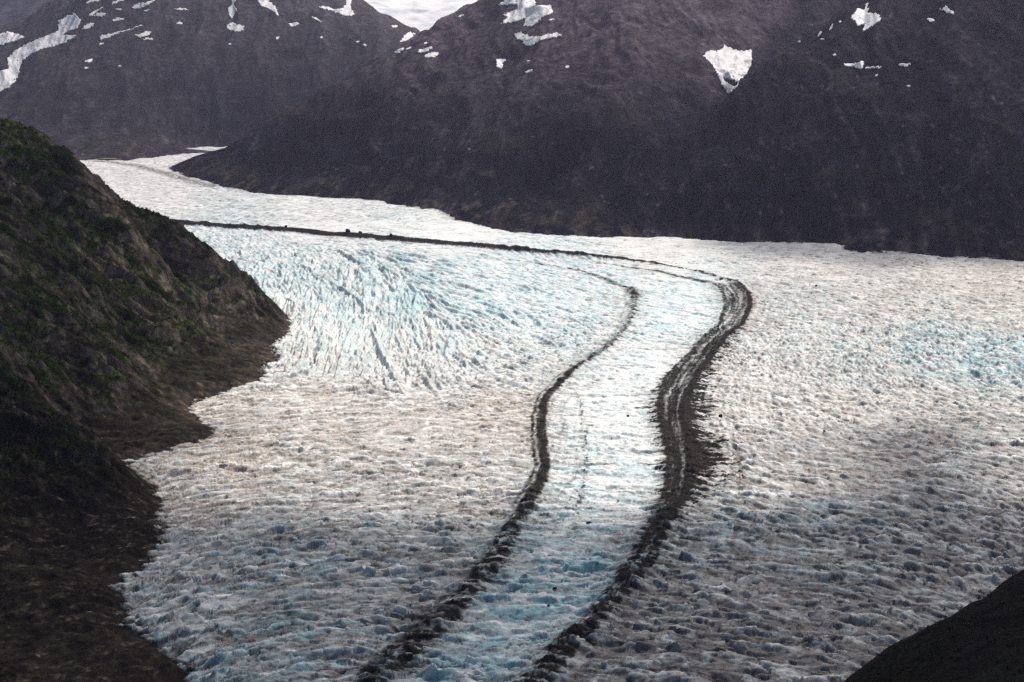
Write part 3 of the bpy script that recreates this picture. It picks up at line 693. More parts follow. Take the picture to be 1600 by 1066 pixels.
dirt_shade = DIRT_SHADE * (.8 + .6 * tint1) + .30 * dn1 + .30 * dn2 + .22 * dn3 + .10 * (tint2 - .5) + .5 * lines * np.exp(-np.abs(gx - xo - 60) / 200) * near_m + wfade * .30 * (.45 - wave1) + .10 * sstep(1700, 1250, gy) * sstep(-150, 300, gx - xo) + .05 * (gx > xo) + near_m * .30 * np.exp(-np.clip(np.maximum(gx - xo, xn - gx), 0, 999) / 32) + nA * .34 * np.exp(-np.abs(gx - xa) / 34) - .6 * crest_light - .08 * wall - .25 * crest_light2 + .17 * sstep(xo - 60, xo - 400, gx) * sstep(2650, 2050, gy + 420 * dn1)  # dirt, plus shade and crest light painted into the ice colour
deepf = sstep(.4, .95, E1)                       # walls and floors of the crevasses
blue = BLUE * (.36 + .75 * sstep(.25, .9, tint1 + .7 * perlin(gx / 70, gy / 40, 401))) + .45 * BLUE * deepf + .22 * sstep(.5, 2.2, H4) * (T4[ID4] > .5) + .25 * dn1 * BLUE - .25 * dn2 + .55 * BLUE * wall - .3 * crest_light
crack = sstep(.5, .85, E1) * sstep(-.02, .3, cell_noise(22, 10, 411, 4)) * (.45 + .5 * DIRT_SHADE)      # darker flecks along the crevasse floors
edge_d = np.zeros((R, C), F32)
edge_d = sstep(-26, -2, Zh - Zg) * .55 * (.6 + dn2)
Zm = np.maximum(M2.h(gx, gy), M1.h(gx, gy))
edge_m = sstep(-34, 0, Zm - Zg) * .6 * (.55 + 1.2 * dn1)
dirt_shade = np.clip(np.maximum(dirt_shade, np.maximum(edge_d, edge_m)), 0, 1)
deb = np.maximum(deb, sstep(-9, -1, Zh - Zg) * np.clip(.75 + 1.2 * brk, 0, 1))
deb = np.maximum(deb, sstep(-10, 0, Zm - Zg) * np.clip(.45 + 1.2 * brk, 0, .8))
tl = gpoly([(150, 252), (180, 254), (215, 259), (255, 269), (300, 283), (330, 291)])
d5, _, _ = polydist(tl, 200)
deb = np.maximum(deb, np.exp(-(d5 / 55) ** 2) * np.clip(.55 + .8 * brk, 0, .7))
deb = np.clip(np.maximum(np.maximum(sstep(.10, .85, deb), crack), np.maximum(crk * (.30 + .45 * DIRT_SHADE), np.maximum(arcs * .62, foot * (.4 + .35 * DIRT_SHADE)))), 0, 1)
gc = np.stack([dirt_shade, np.clip(blue, 0, 1), deb], -1)
WARM = WARM * (1 - .75 * sstep(1800, 1350, gy))
gc2 = np.stack([np.clip(WARM, 0, 1), tint2, deepf], -1)

m, nt, b = new_mat('glacier_ice')
sep = N(nt, 'ShaderNodeSeparateColor'); nt.links.new(N(nt, 'ShaderNodeVertexColor', layer_name='col').outputs[0], sep.inputs[0])
sep2 = N(nt, 'ShaderNodeSeparateColor'); nt.links.new(N(nt, 'ShaderNodeVertexColor', layer_name='aux').outputs[0], sep2.inputs[0])
vec = N(nt, 'ShaderNodeTexCoord').outputs['Object']
white = (.80, .79, .765); bluec = (.27, .56, .63); dirt_shadec = (.132, .124, .124); warmd = (.27, .215, .17)
col = mixrgb(nt, sep.outputs[1], white, bluec)
dcol = mixrgb(nt, sep2.outputs[0], dirt_shadec, warmd)
fn = ramp(nt, noise_tex(nt, .35, 5, vec), .3, .7)
df = N(nt, 'ShaderNodeMath', operation='MULTIPLY_ADD'); nt.links.new(fn, df.inputs[0]); df.inputs[1].default_value = .3; df.inputs[2].default_value = -.15
ad = N(nt, 'ShaderNodeMath', operation='ADD', use_clamp=True); nt.links.new(df.outputs[0], ad.inputs[0]); nt.links.new(sep.outputs[0], ad.inputs[1])
col = mixrgb(nt, ad.outputs[0], col, dcol)
fn2 = ramp(nt, noise_tex(nt, .5, 4, vec), .35, .65)
dk = mixrgb(nt, fn2, (.010, .0094, .0092), (.032, .028, .025))
db = N(nt, 'ShaderNodeMath', operation='MULTIPLY_ADD'); nt.links.new(fn2, db.inputs[0]); db.inputs[1].default_value = .3; db.inputs[2].default_value = -.12
db2 = N(nt, 'ShaderNodeMath', operation='MULTIPLY'); nt.links.new(db.outputs[0], db2.inputs[0]); nt.links.new(sep.outputs[2], db2.inputs[1])
db3 = N(nt, 'ShaderNodeMath', operation='ADD', use_clamp=True); nt.links.new(db2.outputs[0], db3.inputs[0]); nt.links.new(sep.outputs[2], db3.inputs[1])
col = mixrgb(nt, db3.outputs[0], col, dk)
nt.links.new(col, b.inputs['Base Color'])
b.inputs['Roughness'].default_value = .6
spn = N(nt, 'ShaderNodeMapRange'); spn.clamp = True; nt.links.new(db3.outputs[0], spn.inputs[0]); spn.inputs[1].default_value = 0; spn.inputs[2].default_value = .5; spn.inputs[3].default_value = .18; spn.inputs[4].default_value = .0
nt.links.new(spn.outputs[0], b.inputs['Specular IOR Level'])
bp = N(nt, 'ShaderNodeBump', Strength=.7, Distance=1.2)
nt.links.new(noise_tex(nt, .25, 6, vec, .65), bp.inputs['Height']); nt.links.new(bp.outputs[0], b.inputs['Normal'])
ice_mat = m
hid = np.maximum(Zh, Zm) - Zg > 25
keepg = ~(hid[:-1, :-1] & hid[1:, 1:] & hid[1:, :-1] & hid[:-1, 1:])
V = np.stack([gx, gy, Zg], -1).reshape(-1, 3)
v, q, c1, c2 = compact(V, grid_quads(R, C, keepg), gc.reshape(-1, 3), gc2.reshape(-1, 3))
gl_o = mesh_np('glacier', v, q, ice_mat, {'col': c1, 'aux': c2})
tag(gl_o, 'crevassed white and blue glacier winding through the valley', 'glacier', kind='structure')
def gz(x, y):
    r = np.log(y / 960.0) / math.log(UY[1] / UY[0]); c_ = (x / y + .43) / (UU[1] - UU[0])
    i = np.clip(r.astype(int), 0, R - 2); j = np.clip(c_.astype(int), 0, C - 2); a = r - i; b_ = c_ - j
    return (Zg[i, j] * (1 - b_) + Zg[i, j + 1] * b_) * (1 - a) + (Zg[i + 1, j] * (1 - b_) + Zg[i + 1, j + 1] * b_) * a
print('glacier', time.time() - T0)

# ---- loose stones lying on the moraines
OCT = np.array([(1, 0, 0), (0, 1, 0), (-1, 0, 0), (0, -1, 0), (0, 0, 1), (0, 0, -.4)], float)
OCF = np.array([(0, 1, 4), (1, 2, 4), (2, 3, 4), (3, 0, 4), (1, 0, 5), (2, 1, 5), (3, 2, 5), (0, 3, 5)])
prob = np.where(gy < 4700, np.clip(deb - .45, 0, 1) ** 1.2 * gy, 0).astype(float).ravel(); prob /= prob.sum()
n = 30000
idx = rng.choice(R * C, n, p=prob)
X_, Y_ = gx.ravel()[idx] + rng.normal(0, .8, n), gy.ravel()[idx] + rng.normal(0, .8, n)
S_ = np.exp(rng.normal(-.35, .45, n)); S_ = np.clip(S_ * .75, .25, 1.9)
sv = OCT[None] * (S_[:, None, None] * rng.uniform(.55, 1.2, (n, 6, 1)) * np.array([1, 1, .8]))
a = rng.uniform(0, 6.28, n); ca, sa = np.cos(a)[:, None], np.sin(a)[:, None]
sv = np.stack([sv[..., 0] * ca - sv[..., 1] * sa, sv[..., 0] * sa + sv[..., 1] * ca, sv[..., 2]], -1)
sv += np.stack([X_, Y_, gz(X_, Y_) + .1 * S_], -1)[:, None]
sf = (OCF[None] + 6 * np.arange(n)[:, None, None]).reshape(-1, 3)
stc = np.repeat(np.array([[.026, .023, .021]]) * rng.uniform(.4, 1.6, n)[:, None], 6, 0)
stone_mat = terrain_mat('moraine_stone', (.3, 1.2), .7, 1.3, 1.0, .5, .8, 0.0)
st = mesh_np('moraine_rubble', sv.reshape(-1, 3), sf, stone_mat, {'col': stc}, smooth=False, tri=True)
tag(st, 'dark loose rubble lying along the moraine stripes on the ice', 'rubble', kind='stuff')

# ---- single boulders big enough to be seen one by one
def boulder(px, py, wpx, hpx, label, group=None, seed=0):
    p = ground(px, py)[0]; D = p[1]
    w = wpx * D / FPX / 2; hh = hpx * D / FPX
    g = np.random.default_rng(900 + seed)
    nu, nv = 14, 8
    vs = []
    for i in range(nv + 1):
        ph = math.pi * i / nv
        for j in range(nu):
            th = 2 * math.pi * j / nu
            vs.append((math.sin(ph) * math.cos(th), math.sin(ph) * math.sin(th), math.cos(ph)))
    vs = np.array(vs)
    pl = g.normal(0, 1, (11, 3)); pl /= np.linalg.norm(pl, axis=1)[:, None]; off = g.uniform(.62, .92, 11)   # cleaved faces
    for nrm, o_ in zip(pl, off):
        t = vs @ nrm; vs = vs - np.where(t > o_, t - o_, 0)[:, None] * nrm
    vs *= (1 + .05 * g.normal(0, 1, (len(vs), 1)))
    vs *= np.array([w, w * g.uniform(.7, 1.0), hh * .75])
    fs = []
    for i in range(nv):
        for j in range(nu):
            fs.append((i * nu + j, i * nu + (j + 1) % nu, (i + 1) * nu + (j + 1) % nu, (i + 1) * nu + j))
    z = float(gz(np.array([p[0]]), np.array([p[1]]))[0])
    o = mesh_np('boulder', vs[:, :3] + np.array([0, 0, hh * .3]), np.array(fs)[:, ::-1], stone_mat, {'col': np.tile(np.array([[.016, .015, .015]]), (len(vs), 1)) * g.uniform(.7, 1.3)}, smooth=False)
    o.location = (p[0], p[1], z); o.rotation_euler = (0, 0, g.uniform(0, .6))
    tag(o, label, 'boulder', group)
bg = 'dark boulders lying on the glacier'
BO = [(1126, 654, 9, 5, 'black boulder on pale ice just right of the wide moraine, level with its dark smear'),
      (1156, 743, 10, 5.5, 'black oval boulder on grey ice below and right of the wide moraine smear'),
      (921, 828, 13, 2.6, 'flat dark slab between the two moraines on bluish ice'),
      (981, 653, 5, 2.8, 'small dark rock on the bright white ice left of the wide moraine'),
      (867, 928, 8, 2.6, 'dark flat rock on blue ice between the moraines near the bottom'),
      (857, 958, 6, 3, 'small dark rock pile on blue ice below the flat dark rock'),
      (544, 371, 10, 5, 'larger of two boulders side by side on the thin far moraine line'),
      (563, 372, 7, 4.5, 'smaller boulder right of the larger one on the thin far moraine line'),
      (611, 377, 6, 4, 'lone dark boulder on the far moraine line right of the boulder pair'),
      (447, 362, 5, 3, 'small dark boulder on the far moraine line left of the boulder pair'),
      (293, 347, 5, 3, 'dark boulder on the far moraine line closest to the hillside'),
      (745, 387, 4, 3, 'tiny dark boulder on the far moraine line right of the lone boulder'),
      (1127, 438, 7, 3.5, 'dark boulder at the sharp bend of the wide moraine'),
      (1275, 450, 4.5, 2.6, 'small dark rock on pale ice right of the moraine bend'),
      (1288, 679, 5, 3, 'small dark rock on grey ice far right of the wide moraine'),
      (715, 956, 22, 6, 'long dark rock lying across the thin left moraine near the bottom')]
for i, bo in enumerate(BO): boulder(*bo[:4], bo[4], bg, i)

# ================================================================== SNOW PATCHES on the mountains
def inside(px, py, poly):
    r = np.zeros(px.shape, bool); n = len(poly); j = n - 1
    for i in range(n):
        xi_, yi_ = poly[i]; xj, yj = poly[j]
        r ^= ((yi_ > py) != (yj > py)) & (px < (xj - xi_) * (py - yi_) / (yj - yi_ + 1e-9) + xi_)
        j = i
    return r
def snow_patch(M, poly, label, group, seed, holes=None, step=.62, tone=.78, warp=2.1):
    poly = np.array(poly, float)
    x0, y0 = poly.min(0) - 3; x1, y1 = poly.max(0) + 3
    xs = np.arange(x0, x1, step); ys = np.arange(y0, y1, step * .8)
    X, Y = np.meshgrid(xs, ys)
    k = min(1.0, (x1 - x0) / 30)
    wx_ = X + warp * k * fbm(X / 5, Y / 3.5, 3, 500 + seed) * 1.6; wy_ = Y + warp * k * fbm(X / 6, Y / 3.5, 3, 520 + seed) * 1.3
    ins = inside(wx_, wy_, poly)
    if holes is not None:
        for hpoly in holes: ins &= ~inside(wx_, wy_, hpoly)
    if (x1 - x0) > 25: ins &= fbm(X / 4.5, Y / 3, 3, 540 + seed) < .52
    hx_, hy_, hz_ = M.hit(X.ravel(), Y.ravel())
    ok = ins & ~np.isnan(hx_).reshape(X.shape)
    P = np.stack([hx_, hy_, hz_], -1).reshape(X.shape + (3,))
    P = np.nan_to_num(P)
    f = ok[:-1, :-1] & ok[1:, 1:] & ok[1:, :-1] & ok[:-1, 1:]
    dd = np.maximum(np.abs(P[1:, :, 1] - P[:-1, :, 1])[:, :-1], np.abs(P[:, 1:, 1] - P[:, :-1, 1])[:-1])
    f &= dd < 60
    if not f.any(): return None
    q = grid_quads(*X.shape, f)
    V = P.reshape(-1, 3)
    top = V + np.array([0, -1.2, 2.4])
    top[:, 2] += .9 * fbm(V[:, 0] / 9, V[:, 1] / 9, 3, 560 + seed)
    # boundary edges get a wall down into the slope
    e = np.concatenate([q[:, [0, 1]], q[:, [1, 2]], q[:, [2, 3]], q[:, [3, 0]]])
    key = np.sort(e, 1); kk = key[:, 0].astype(np.int64) * len(V) + key[:, 1]
    u, ix_, cnt = np.unique(kk, return_index=True, return_counts=True)
    be = e[ix_[cnt == 1]]
    n0 = len(V)
    allv = np.concatenate([top, V + np.array([0, .5, -3.0])])
    wall = np.stack([be[:, 1], be[:, 0], be[:, 0] + n0, be[:, 1] + n0], 1)
    Q = np.concatenate([q, wall])
    t = tone * (1 + .16 * fbm(V[:, 0] / 40, V[:, 1] / 40, 3, 580 + seed))
    cc = np.concatenate([t, t])[:, None] * np.array([1.0, .985, .99])
    v_, q_, c_ = compact(allv, Q, cc)
    org = v_.mean(0); 
    o = mesh_np('snow_patch', v_ - org, q_, snow_mat, {'col': c_})
    o.location = tuple(org)
    tag(o, label, 'snow patch', group)
    return o
def blob(cx, cy, w, h, tilt=0.0, n=12, seed=0):
    g = np.random.default_rng(seed); a = np.linspace(0, 2 * np.pi, n, endpoint=False)
    r = g.uniform(.7, 1.25, n)
    x = np.cos(a) * w / 2 * r; y = np.sin(a) * h / 2 * r
    t = math.radians(tilt)
    return np.stack([cx + x * math.cos(t) - y * math.sin(t), cy + x * math.sin(t) + y * math.cos(t)], -1)
S3 = 534 / 1599.0
def K(ox, pts_): return [(ox + x * S3, y * S3) for x, y in pts_]
gl_, gm_, gr_ = 'snow patches on the far left mountain', 'snow patches on the middle mountain', 'snow patches on the right mountain'
SN = []
def PL(M, ox, p, label, g, **k): SN.append((M, K(ox, p), label, g, k))
def BL(M, ox, x, y, w, h, t, label, g, **k): SN.append((M, blob(ox + x * S3, y * S3, max(w * S3, 2.6), max(h * S3, 2.0), t, seed=len(SN)), label, g, k))
PL(M1, 0, [(350, 65), (380, 95), (365, 135), (320, 145), (290, 168), (365, 168), (280, 210), (200, 230), (150, 252), (100, 290), (90, 340), (75, 380), (40, 412), (-20, 440), (-20, 340), (40, 322), (35, 275), (70, 240), (140, 200), (230, 165), (270, 145), (275, 100), (310, 80)], 'long winding snow gully running down to the left edge of the photo', gl_)
PL(M1, 0, [(-30, 165), (40, 152), (90, 160), (115, 178), (60, 197), (-30, 222)], 'rounded bright snow bank at the left edge above the long snow gully', gl_)
PL(M1, 0, [(408, 75), (430, 60), (470, 38), (495, 28), (470, 45), (448, 60), (430, 75)], 'thin hooked snow streak just above the top of the long snow gully', gl_)
BL(M1, 0, 470, 70, 62, 18, -8, 'narrow snow strip right of the hooked streak', gl_)
BL(M1, 0, 412, 125, 58, 20, -25, 'short slanted snow bar right of the upper end of the long gully', gl_)
BL(M1, 0, 550, 94, 72, 14, -8, 'level snow strip above the long diagonal streak', gl_)
BL(M1, 0, 555, 45, 32, 8, 0, 'thin snow dash above the level strip on the far left mountain', gl_)
BL(M1, 0, 548, 9, 62, 14, -18, 'slanted snow sliver at the top edge of the far left mountain', gl_)
PL(M1, 0, [(608, 40), (640, 18), (690, 12), (745, -10), (700, 22), (655, 42)], 'wide wedge of snow touching the top edge on the far left mountain', gl_)
BL(M1, 0, 690, 49, 30, 9, -20, 'snow fleck just below the wide top edge wedge', gl_)
PL(M1, 0, [(462, 192), (472, 168), (520, 158), (600, 138), (676, 115), (640, 132), (560, 156), (505, 178)], 'long thin diagonal snow streak in the middle of the far left mountain', gl_)
BL(M1, 0, 475, 207, 32, 8, -15, 'tiny snow dash under the lower end of the diagonal streak', gl_)
PL(M1, 0, [(628, 168), (650, 160), (690, 146), (712, 148), (695, 168), (655, 178)], 'broken snow patch below right of the diagonal streak', gl_)
BL(M1, 0, 692, 184, 42, 11, 0, 'small snow bar under the broken snow patch', gl_)
BL(M1, 0, 853, 45, 76, 9, 2, 'flat thin snow line right of the wide top wedge', gl_)
BL(M1, 0, 838, 112, 32, 12, 0, 'small snow spot under the flat thin snow line', gl_)
PL(M1, 0, [(1085, -10), (1110, -10), (1095, 20), (1108, 45), (1100, 70), (1085, 88), (1070, 72), (1066, 40), (1082, 25)], 'upright snow column dropping from the top edge of the far left mountain', gl_)
PL(M1, 0, [(1055, 122), (1085, 106), (1110, 116), (1145, 122), (1140, 145), (1100, 150), (1070, 142)], 'compact rounded snow patch below the upright snow column', gl_)
BL(M1, 0, 1076, 208, 15, 9, 0, 'lone snow dot below the compact rounded snow patch', gl_)
PL(M1, 0, [(1205, -10), (1240, -10), (1285, 30), (1302, 60), (1300, 78), (1270, 50), (1235, 32), (1215, 30)], 'tapering snow tongue slanting down from the top edge right of the snow column', gl_)
BL(M1, 0, 1376, 116, 62, 18, -8, 'oval snow patch below the tapering snow tongue', gl_)
BL(M1, 0, 1482, 92, 58, 12, 32, 'slanted snow streak right of the oval patch', gl_)
PL(M1, 0, [(1480, 32), (1530, 30), (1565, 44), (1600, 40), (1620, 20), (1615, -8), (1650, -8), (1640, 25), (1655, 70), (1620, 78), (1580, 64), (1540, 50)], 'jagged snow patch on the shoulder beside the high snowfield', gl_)
BL(M1, 0, 1298, 180, 20, 14, -30, 'small snow speck on the lower right of the far left mountain', gl_)
BL(M1, 0, 1503, 177, 24, 8, 8, 'thin snow speck left of the paired specks under the shoulder', gl_)
BL(M1, 0, 417, 287, 38, 18, -12, 'low snow spot on the dark slope right of the long gully', gl_)
BL(M1, 0, 405, 319, 22, 10, 0, 'snow fleck just under the low snow spot', gl_)
BL(M1, 0, 560, 311, 22, 7, 0, 'lowest snow dash, alone on the dark slope of the far left mountain', gl_)
BL(M1, 0, 435, 8, 70, 11, -10, 'thin snow line in the top left at the edge of the far left mountain', gl_)
BL(M1, 534, 75, 198, 24, 12, 0, 'left one of two paired snow specks under the shoulder', gl_)
BL(M1, 534, 107, 212, 22, 10, 20, 'right one of two paired snow specks under the shoulder', gl_)
BL(M1, 534, 245, 125, 32, 13, 0, 'snow speck at the lower lip of the high snowfield', gl_)
PL(M1, 534, [(270, 195), (300, 160), (320, 150), (345, 160), (320, 185), (290, 198)], 'snow finger below the high snowfield against the middle ridge', gl_)
# middle mountain
PL(M2, 534, [(726, 26), (760, 8), (800, -10), (905, -10), (910, 30), (975, 28), (992, 62), (955, 75), (890, 124), (848, 124), (862, 90), (800, 106), (742, 116), (775, 85), (752, 70), (820, 45), (822, 18), (770, 24)], 'largest ragged snow patch at the top of the middle mountain', gm_)
PL(M2, 534, [(806, 162), (835, 152), (880, 174), (930, 172), (1010, 154), (1034, 168), (960, 184), (925, 192), (880, 218), (848, 206), (850, 196), (820, 186)], 'wing shaped snow patch below the largest ragged patch', gm_)
PL(M2, 534, [(722, 278), (768, 280), (770, 288), (745, 298), (758, 306), (748, 326), (735, 318), (724, 312)], 'small hooked snow patch alone in the middle of the mountain face', gm_)
BL(M2, 534, 876, 335, 40, 13, -22, 'slanted snow dash below the wing shaped patch', gm_)
BL(M2, 534, 872, 288, 18, 7, 0, 'tiny snow fleck above the slanted dash', gm_)
BL(M2, 534, 1055, 315, 22, 12, -15, 'snow dot far right on the middle mountain', gm_)
BL(M2, 534, 980, 95, 32, 8, -5, 'thin snow fleck right of the largest ragged patch', gm_)
BL(M2, 534, 560, 76, 32, 9, -12, 'snow fleck on the skyline ridge of the middle mountain', gm_)
BL(M2, 534, 268, 240, 46, 16, -25, 'left snow streak of the row on the long ridge', gm_)
BL(M2, 534, 313, 228, 30, 8, -20, 'thin second snow streak of the row on the long ridge', gm_)
BL(M2, 534, 388, 237, 78, 19, -14, 'upper of two larger snow ovals on the long ridge', gm_)
BL(M2, 534, 392, 205, 24, 9, -20, 'snow fleck above the two larger ovals on the long ridge', gm_)
BL(M2, 534, 422, 259, 64, 22, -8, 'lower of two larger snow ovals on the long ridge', gm_)
PL(M2, 1066, [(96, 266), (112, 244), (150, 240), (185, 235), (195, 212), (240, 235), (290, 240), (324, 232), (328, 290), (302, 350), (270, 376), (255, 412), (215, 438), (180, 392), (165, 350), (140, 305)], 'big triangular snow patch in the gully between middle and right mountain', gm_, holes=[K(1066, [(188, 362), (225, 372), (258, 386), (252, 405), (225, 402), (200, 382)])], tone=.68)
# right mountain
PL(M2, 1066, [(788, 86), (805, 60), (822, 42), (850, 48), (862, 16), (870, 18), (868, 62), (918, 68), (932, 100), (905, 112), (870, 136), (840, 152), (856, 112), (820, 122), (812, 104)], 'bright broken snow cap near the top of the right mountain', gr_)
BL(M2, 1066, 697, 128, 40, 10, -65, 'steep snow sliver left of the broken snow cap', gr_)
BL(M2, 1066, 738, 105, 13, 8, 0, 'snow dot between the steep sliver and the broken cap', gr_)
BL(M2, 1066, 642, 162, 32, 10, -55, 'second steep snow sliver, further left on the right mountain crest', gr_)
BL(M2, 1066, 654, 186, 20, 6, 0, 'small level snow dash below the second steep sliver', gr_)
BL(M2, 1066, 547, 197, 14, 8, 0, 'leftmost snow dot on the right mountain crest', gr_)
BL(M2, 1066, 714, 259, 20, 8, -5, 'snow fleck above the left end of the level snow strip', gr_)
PL(M2, 1066, [(748, 302), (800, 300), (838, 288), (848, 292), (846, 326), (832, 322), (800, 314), (770, 312)], 'level snow strip with an upright end below the broken cap', gr_)
BL(M2, 1066, 893, 319, 74, 9, -4, 'thin level snow strip right of the one with an upright end', gr_)
BL(M2, 1066, 1040, 305, 60, 13, -4, 'separate snow bar to the right of both level strips', gr_)
BL(M2, 1066, 909, 355, 18, 10, -30, 'snow fleck below the thin level strip', gr_)
BL(M2, 1066, 1058, 405, 25, 7, 3, 'snow dash below the separate snow bar', gr_)
PL(M2, 1066, [(1200, 48), (1222, 42), (1230, 26), (1245, 45), (1274, 62), (1270, 68), (1235, 58), (1225, 52)], 'star shaped snow patch high at the right', gr_)
BL(M2, 1066, 1166, 97, 38, 15, 15, 'faint broken snow spot left of the star shaped patch', gr_)
for i, (M_, p, lab, g, k) in enumerate(SN):
    if snow_patch(M_, p, lab, g, i, **k) is None: print('NO SNOW', lab)
print('snow', time.time() - T0)

# ================================================================== AIR, SKY, SUN
me = bpy.data.meshes.new('haze')
x0, x1, y0, y1, z0_, z1_ = -6500, 6500, -1500, 14600, -140, 1900
vv = [(x, y, z) for z in (z0_, z1_) for y in (y0, y1) for x in (x0, x1)]
me.from_pydata(vv, [], [(0, 2, 3, 1), (4, 5, 7, 6), (0, 1, 5, 4), (1, 3, 7, 5), (3, 2, 6, 7), (2, 0, 4, 6)])
hz_o = bpy.data.objects.new('haze', me); COL.objects.link(hz_o)
tag(hz_o, 'thin pale haze filling the valley', 'haze', kind='stuff')
m = bpy.data.materials.new('haze_air'); m.use_nodes = True; nt = m.node_tree
nt.nodes.remove(nt.nodes['Principled BSDF'])
pv = N(nt, 'ShaderNodeVolumePrincipled')
pv.inputs['Color'].default_value = (.72, .70, 1.0, 1); pv.inputs['Density'].default_value = 1.5e-5; pv.inputs['Anisotropy'].default_value = .35
nt.links.new(pv.outputs[0], nt.nodes['Material Output'].inputs['Volume'])
me.materials.append(m)

SUN_EL, SUN_AZ = math.radians(50), math.radians(34)       # beyond the mountains, a little to the right
SUN_DIR = np.array([math.sin(SUN_AZ) * math.cos(SUN_EL), math.cos(SUN_AZ) * math.cos(SUN_EL), math.sin(SUN_EL)])
# unseen cloud slab added to shade parts of the valley; gaps follow the shade values
CZ = 2500.0
shade = [(p, v) for p, v in zip(ground(*np.array([(200, 300), (500, 320), (700, 370), (900, 400), (400, 420), (600, 500), (800, 500), (950, 550), (1000, 650), (700, 610), (500, 620), (1000, 480), (1080, 420), (950, 720),
                                                  (370, 660), (600, 700), (780, 700), (300, 760), (550, 780), (760, 790), (900, 790), (850, 860),
                                                  (1250, 430), (1500, 440), (1250, 530), (1450, 530), (1250, 620), (1500, 620), (1350, 700), (1550, 720),
                                                  (1150, 800), (1350, 800), (1550, 820), (300, 880), (500, 880), (700, 900), (850, 950), (1000, 930), (1200, 930), (1400, 930), (300, 1000), (600, 1000), (900, 1050), (1200, 1040)], float).T),
                                   [0, 0, 0, 0, 0, 0, 0, 0, 0, 0, 0, 0, 0, .15, .2, .25, .25, .45, .5, .5, .35, .55,
                                    0, .05, .1, .12, .24, .34, .5, .55, .65, .75, .8, .7, .7, .72, .6, .8, .88, .95, .85, .85, .8, .95])]
shade += [(at(*a), v) for *a, v in [(100, 300, 2600, .45), (250, 420, 2560, .5), (100, 480, 2100, .8), (0, 600, 1690, 1), (150, 800, 1480, 1.15), (60, 950, 1250, 1.2), (150, 700, 1620, 1.1), (1600, 950, 780, 1), (1450, 1020, 760, 1),
                                    (1500, 300, 3850, .7), (1250, 300, 4090, .7), (1500, 150, 4300, .5), (1350, 60, 4900, .15), (1300, 150, 4550, .4), (1100, 110, 5250, .0), (900, 280, 4450, .5), (800, 170, 5150, .3), (850, 40, 5900, .0), (650, 150, 5700, .2), (500, 230, 5700, .3), (1580, 20, 4700, .2),
                                    (200, 150, 8000, .2), (400, 100, 8400, .1), (50, 60, 8600, 0), (640, 0, 10800, 0)]]
SP = np.array([p + SUN_DIR * ((CZ - p[2]) / SUN_DIR[2]) for p, v in shade]); SV = np.array([v for p, v in shade])
clx = np.arange(-2500, 6500, 45, dtype=F32); cly = np.arange(1800, 12500, 45, dtype=F32)
cx_, cy_ = np.meshgrid(clx, cly)
d2c = ((cx_[..., None] - SP[:, 0].astype(F32)) / 300) ** 2 + ((cy_[..., None] - SP[:, 1].astype(F32)) / 420) ** 2
wc = 1 / (d2c + .15) ** 2
cov = (wc * SV.astype(F32)).sum(-1) / wc.sum(-1)
del d2c, wc
cn = fbm(cx_ / 230, cy_ / 230, 4, 601, .55)
thick = cov + .62 * cn - .5                      # > 0 is shading slab
ck = thick > 0
bil = ridged(cx_ / 400, cy_ / 400, 4, 611)
topz = CZ + 30 + 420 * np.sqrt(np.clip(thick, 0, 1)) * (.5 + .6 * bil); botz = CZ - 60 * np.clip(thick, 0, 1) * (.5 + bil)
kf = ck[:-1, :-1] & ck[1:, 1:] & ck[1:, :-1] & ck[:-1, 1:]
nq = cx_.size
qt = grid_quads(*cx_.shape, kf)
e = np.concatenate([qt[:, [0, 1]], qt[:, [1, 2]], qt[:, [2, 3]], qt[:, [3, 0]]]); key = np.sort(e, 1); kk = key[:, 0].astype(np.int64) * nq + key[:, 1]
_, ix_, cnt = np.unique(kk, return_index=True, return_counts=True); be = e[ix_[cnt == 1]]
Vc = np.concatenate([np.stack([cx_, cy_, topz], -1).reshape(-1, 3), np.stack([cx_, cy_, botz], -1).reshape(-1, 3)])
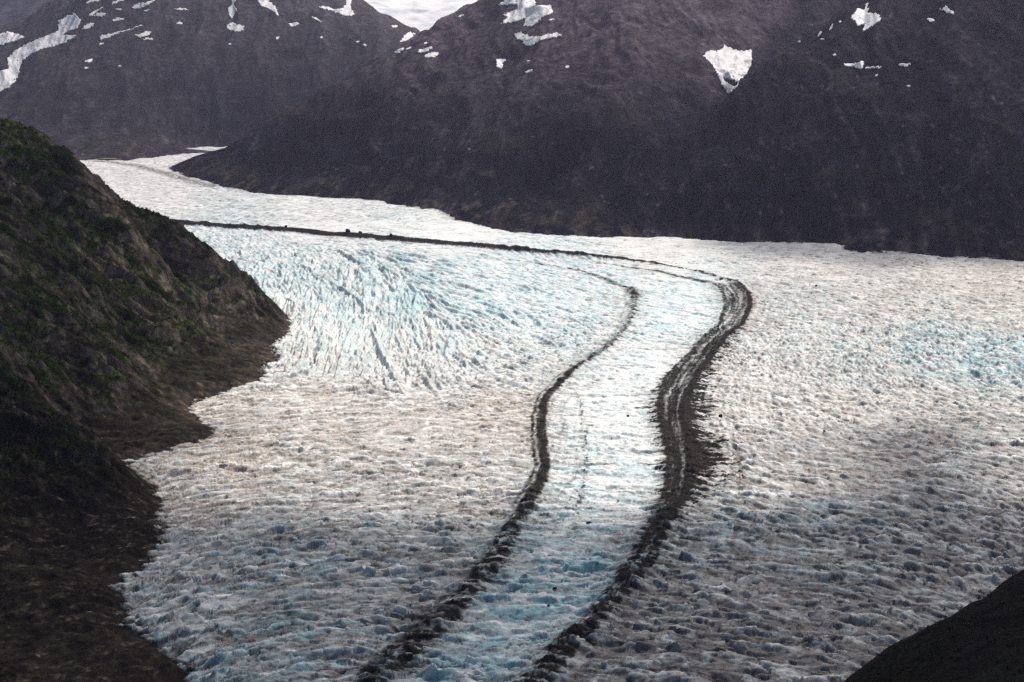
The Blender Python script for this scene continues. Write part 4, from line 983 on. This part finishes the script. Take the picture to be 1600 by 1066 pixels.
Qc = np.concatenate([qt, qt[:, ::-1] + nq, np.stack([be[:, 1], be[:, 0], be[:, 0] + nq, be[:, 1] + nq], 1)])
Vc, Qc = compact(Vc, Qc)
m = bpy.data.materials.new('shade_cloud'); m.use_nodes = True; nt = m.node_tree
nt.nodes.remove(nt.nodes['Principled BSDF'])
tr = N(nt, 'ShaderNodeBsdfTransparent'); df_ = N(nt, 'ShaderNodeBsdfTranslucent'); mx = N(nt, 'ShaderNodeMixShader', Fac=.45)
df_.inputs[0].default_value = (.9, .9, .92, 1)
nt.links.new(tr.outputs[0], mx.inputs[1]); nt.links.new(df_.outputs[0], mx.inputs[2]); nt.links.new(mx.outputs[0], nt.nodes['Material Output'].inputs['Surface'])
tag(mesh_np('shade_clouds', Vc, Qc, m), 'unseen cloud slab added overhead to shade parts of the valley', 'shade_clouds', kind='stuff')
w = bpy.data.worlds.new('World'); sc.world = w; w.use_nodes = True
nt = w.node_tree
sky = nt.nodes.new('ShaderNodeTexSky'); sky.sky_type = 'NISHITA'; sky.sun_disc = False
sky.sun_elevation = SUN_EL; sky.sun_rotation = SUN_AZ; sky.altitude = 800; sky.air_density = 1.0; sky.dust_density = 1.0
bgn = nt.nodes['Background']; bgn.inputs['Strength'].default_value = .06
nt.links.new(sky.outputs[0], bgn.inputs['Color'])
sl = bpy.data.lights.new('sun', 'SUN'); sl.energy = 4.6; sl.angle = math.radians(3); sl.color = (1.0, .92, .83)
so = bpy.data.objects.new('sun', sl); COL.objects.link(so)
dirv = Vector((math.sin(SUN_AZ) * math.cos(SUN_EL), math.cos(SUN_AZ) * math.cos(SUN_EL), math.sin(SUN_EL)))
so.rotation_euler = dirv.to_track_quat('Z', 'Y').to_euler(); so.location = (0, 0, 3000)

sc.view_settings.view_transform = 'Standard'; sc.view_settings.look = 'None'
sc.view_settings.exposure = 0.42; sc.view_settings.gamma = 1.0
sc.render.engine = 'CYCLES'
sc.cycles.use_denoising = False
sc.cycles.max_bounces = 5; sc.cycles.diffuse_bounces = 3; sc.cycles.volume_bounces = 0
print('done', time.time() - T0)
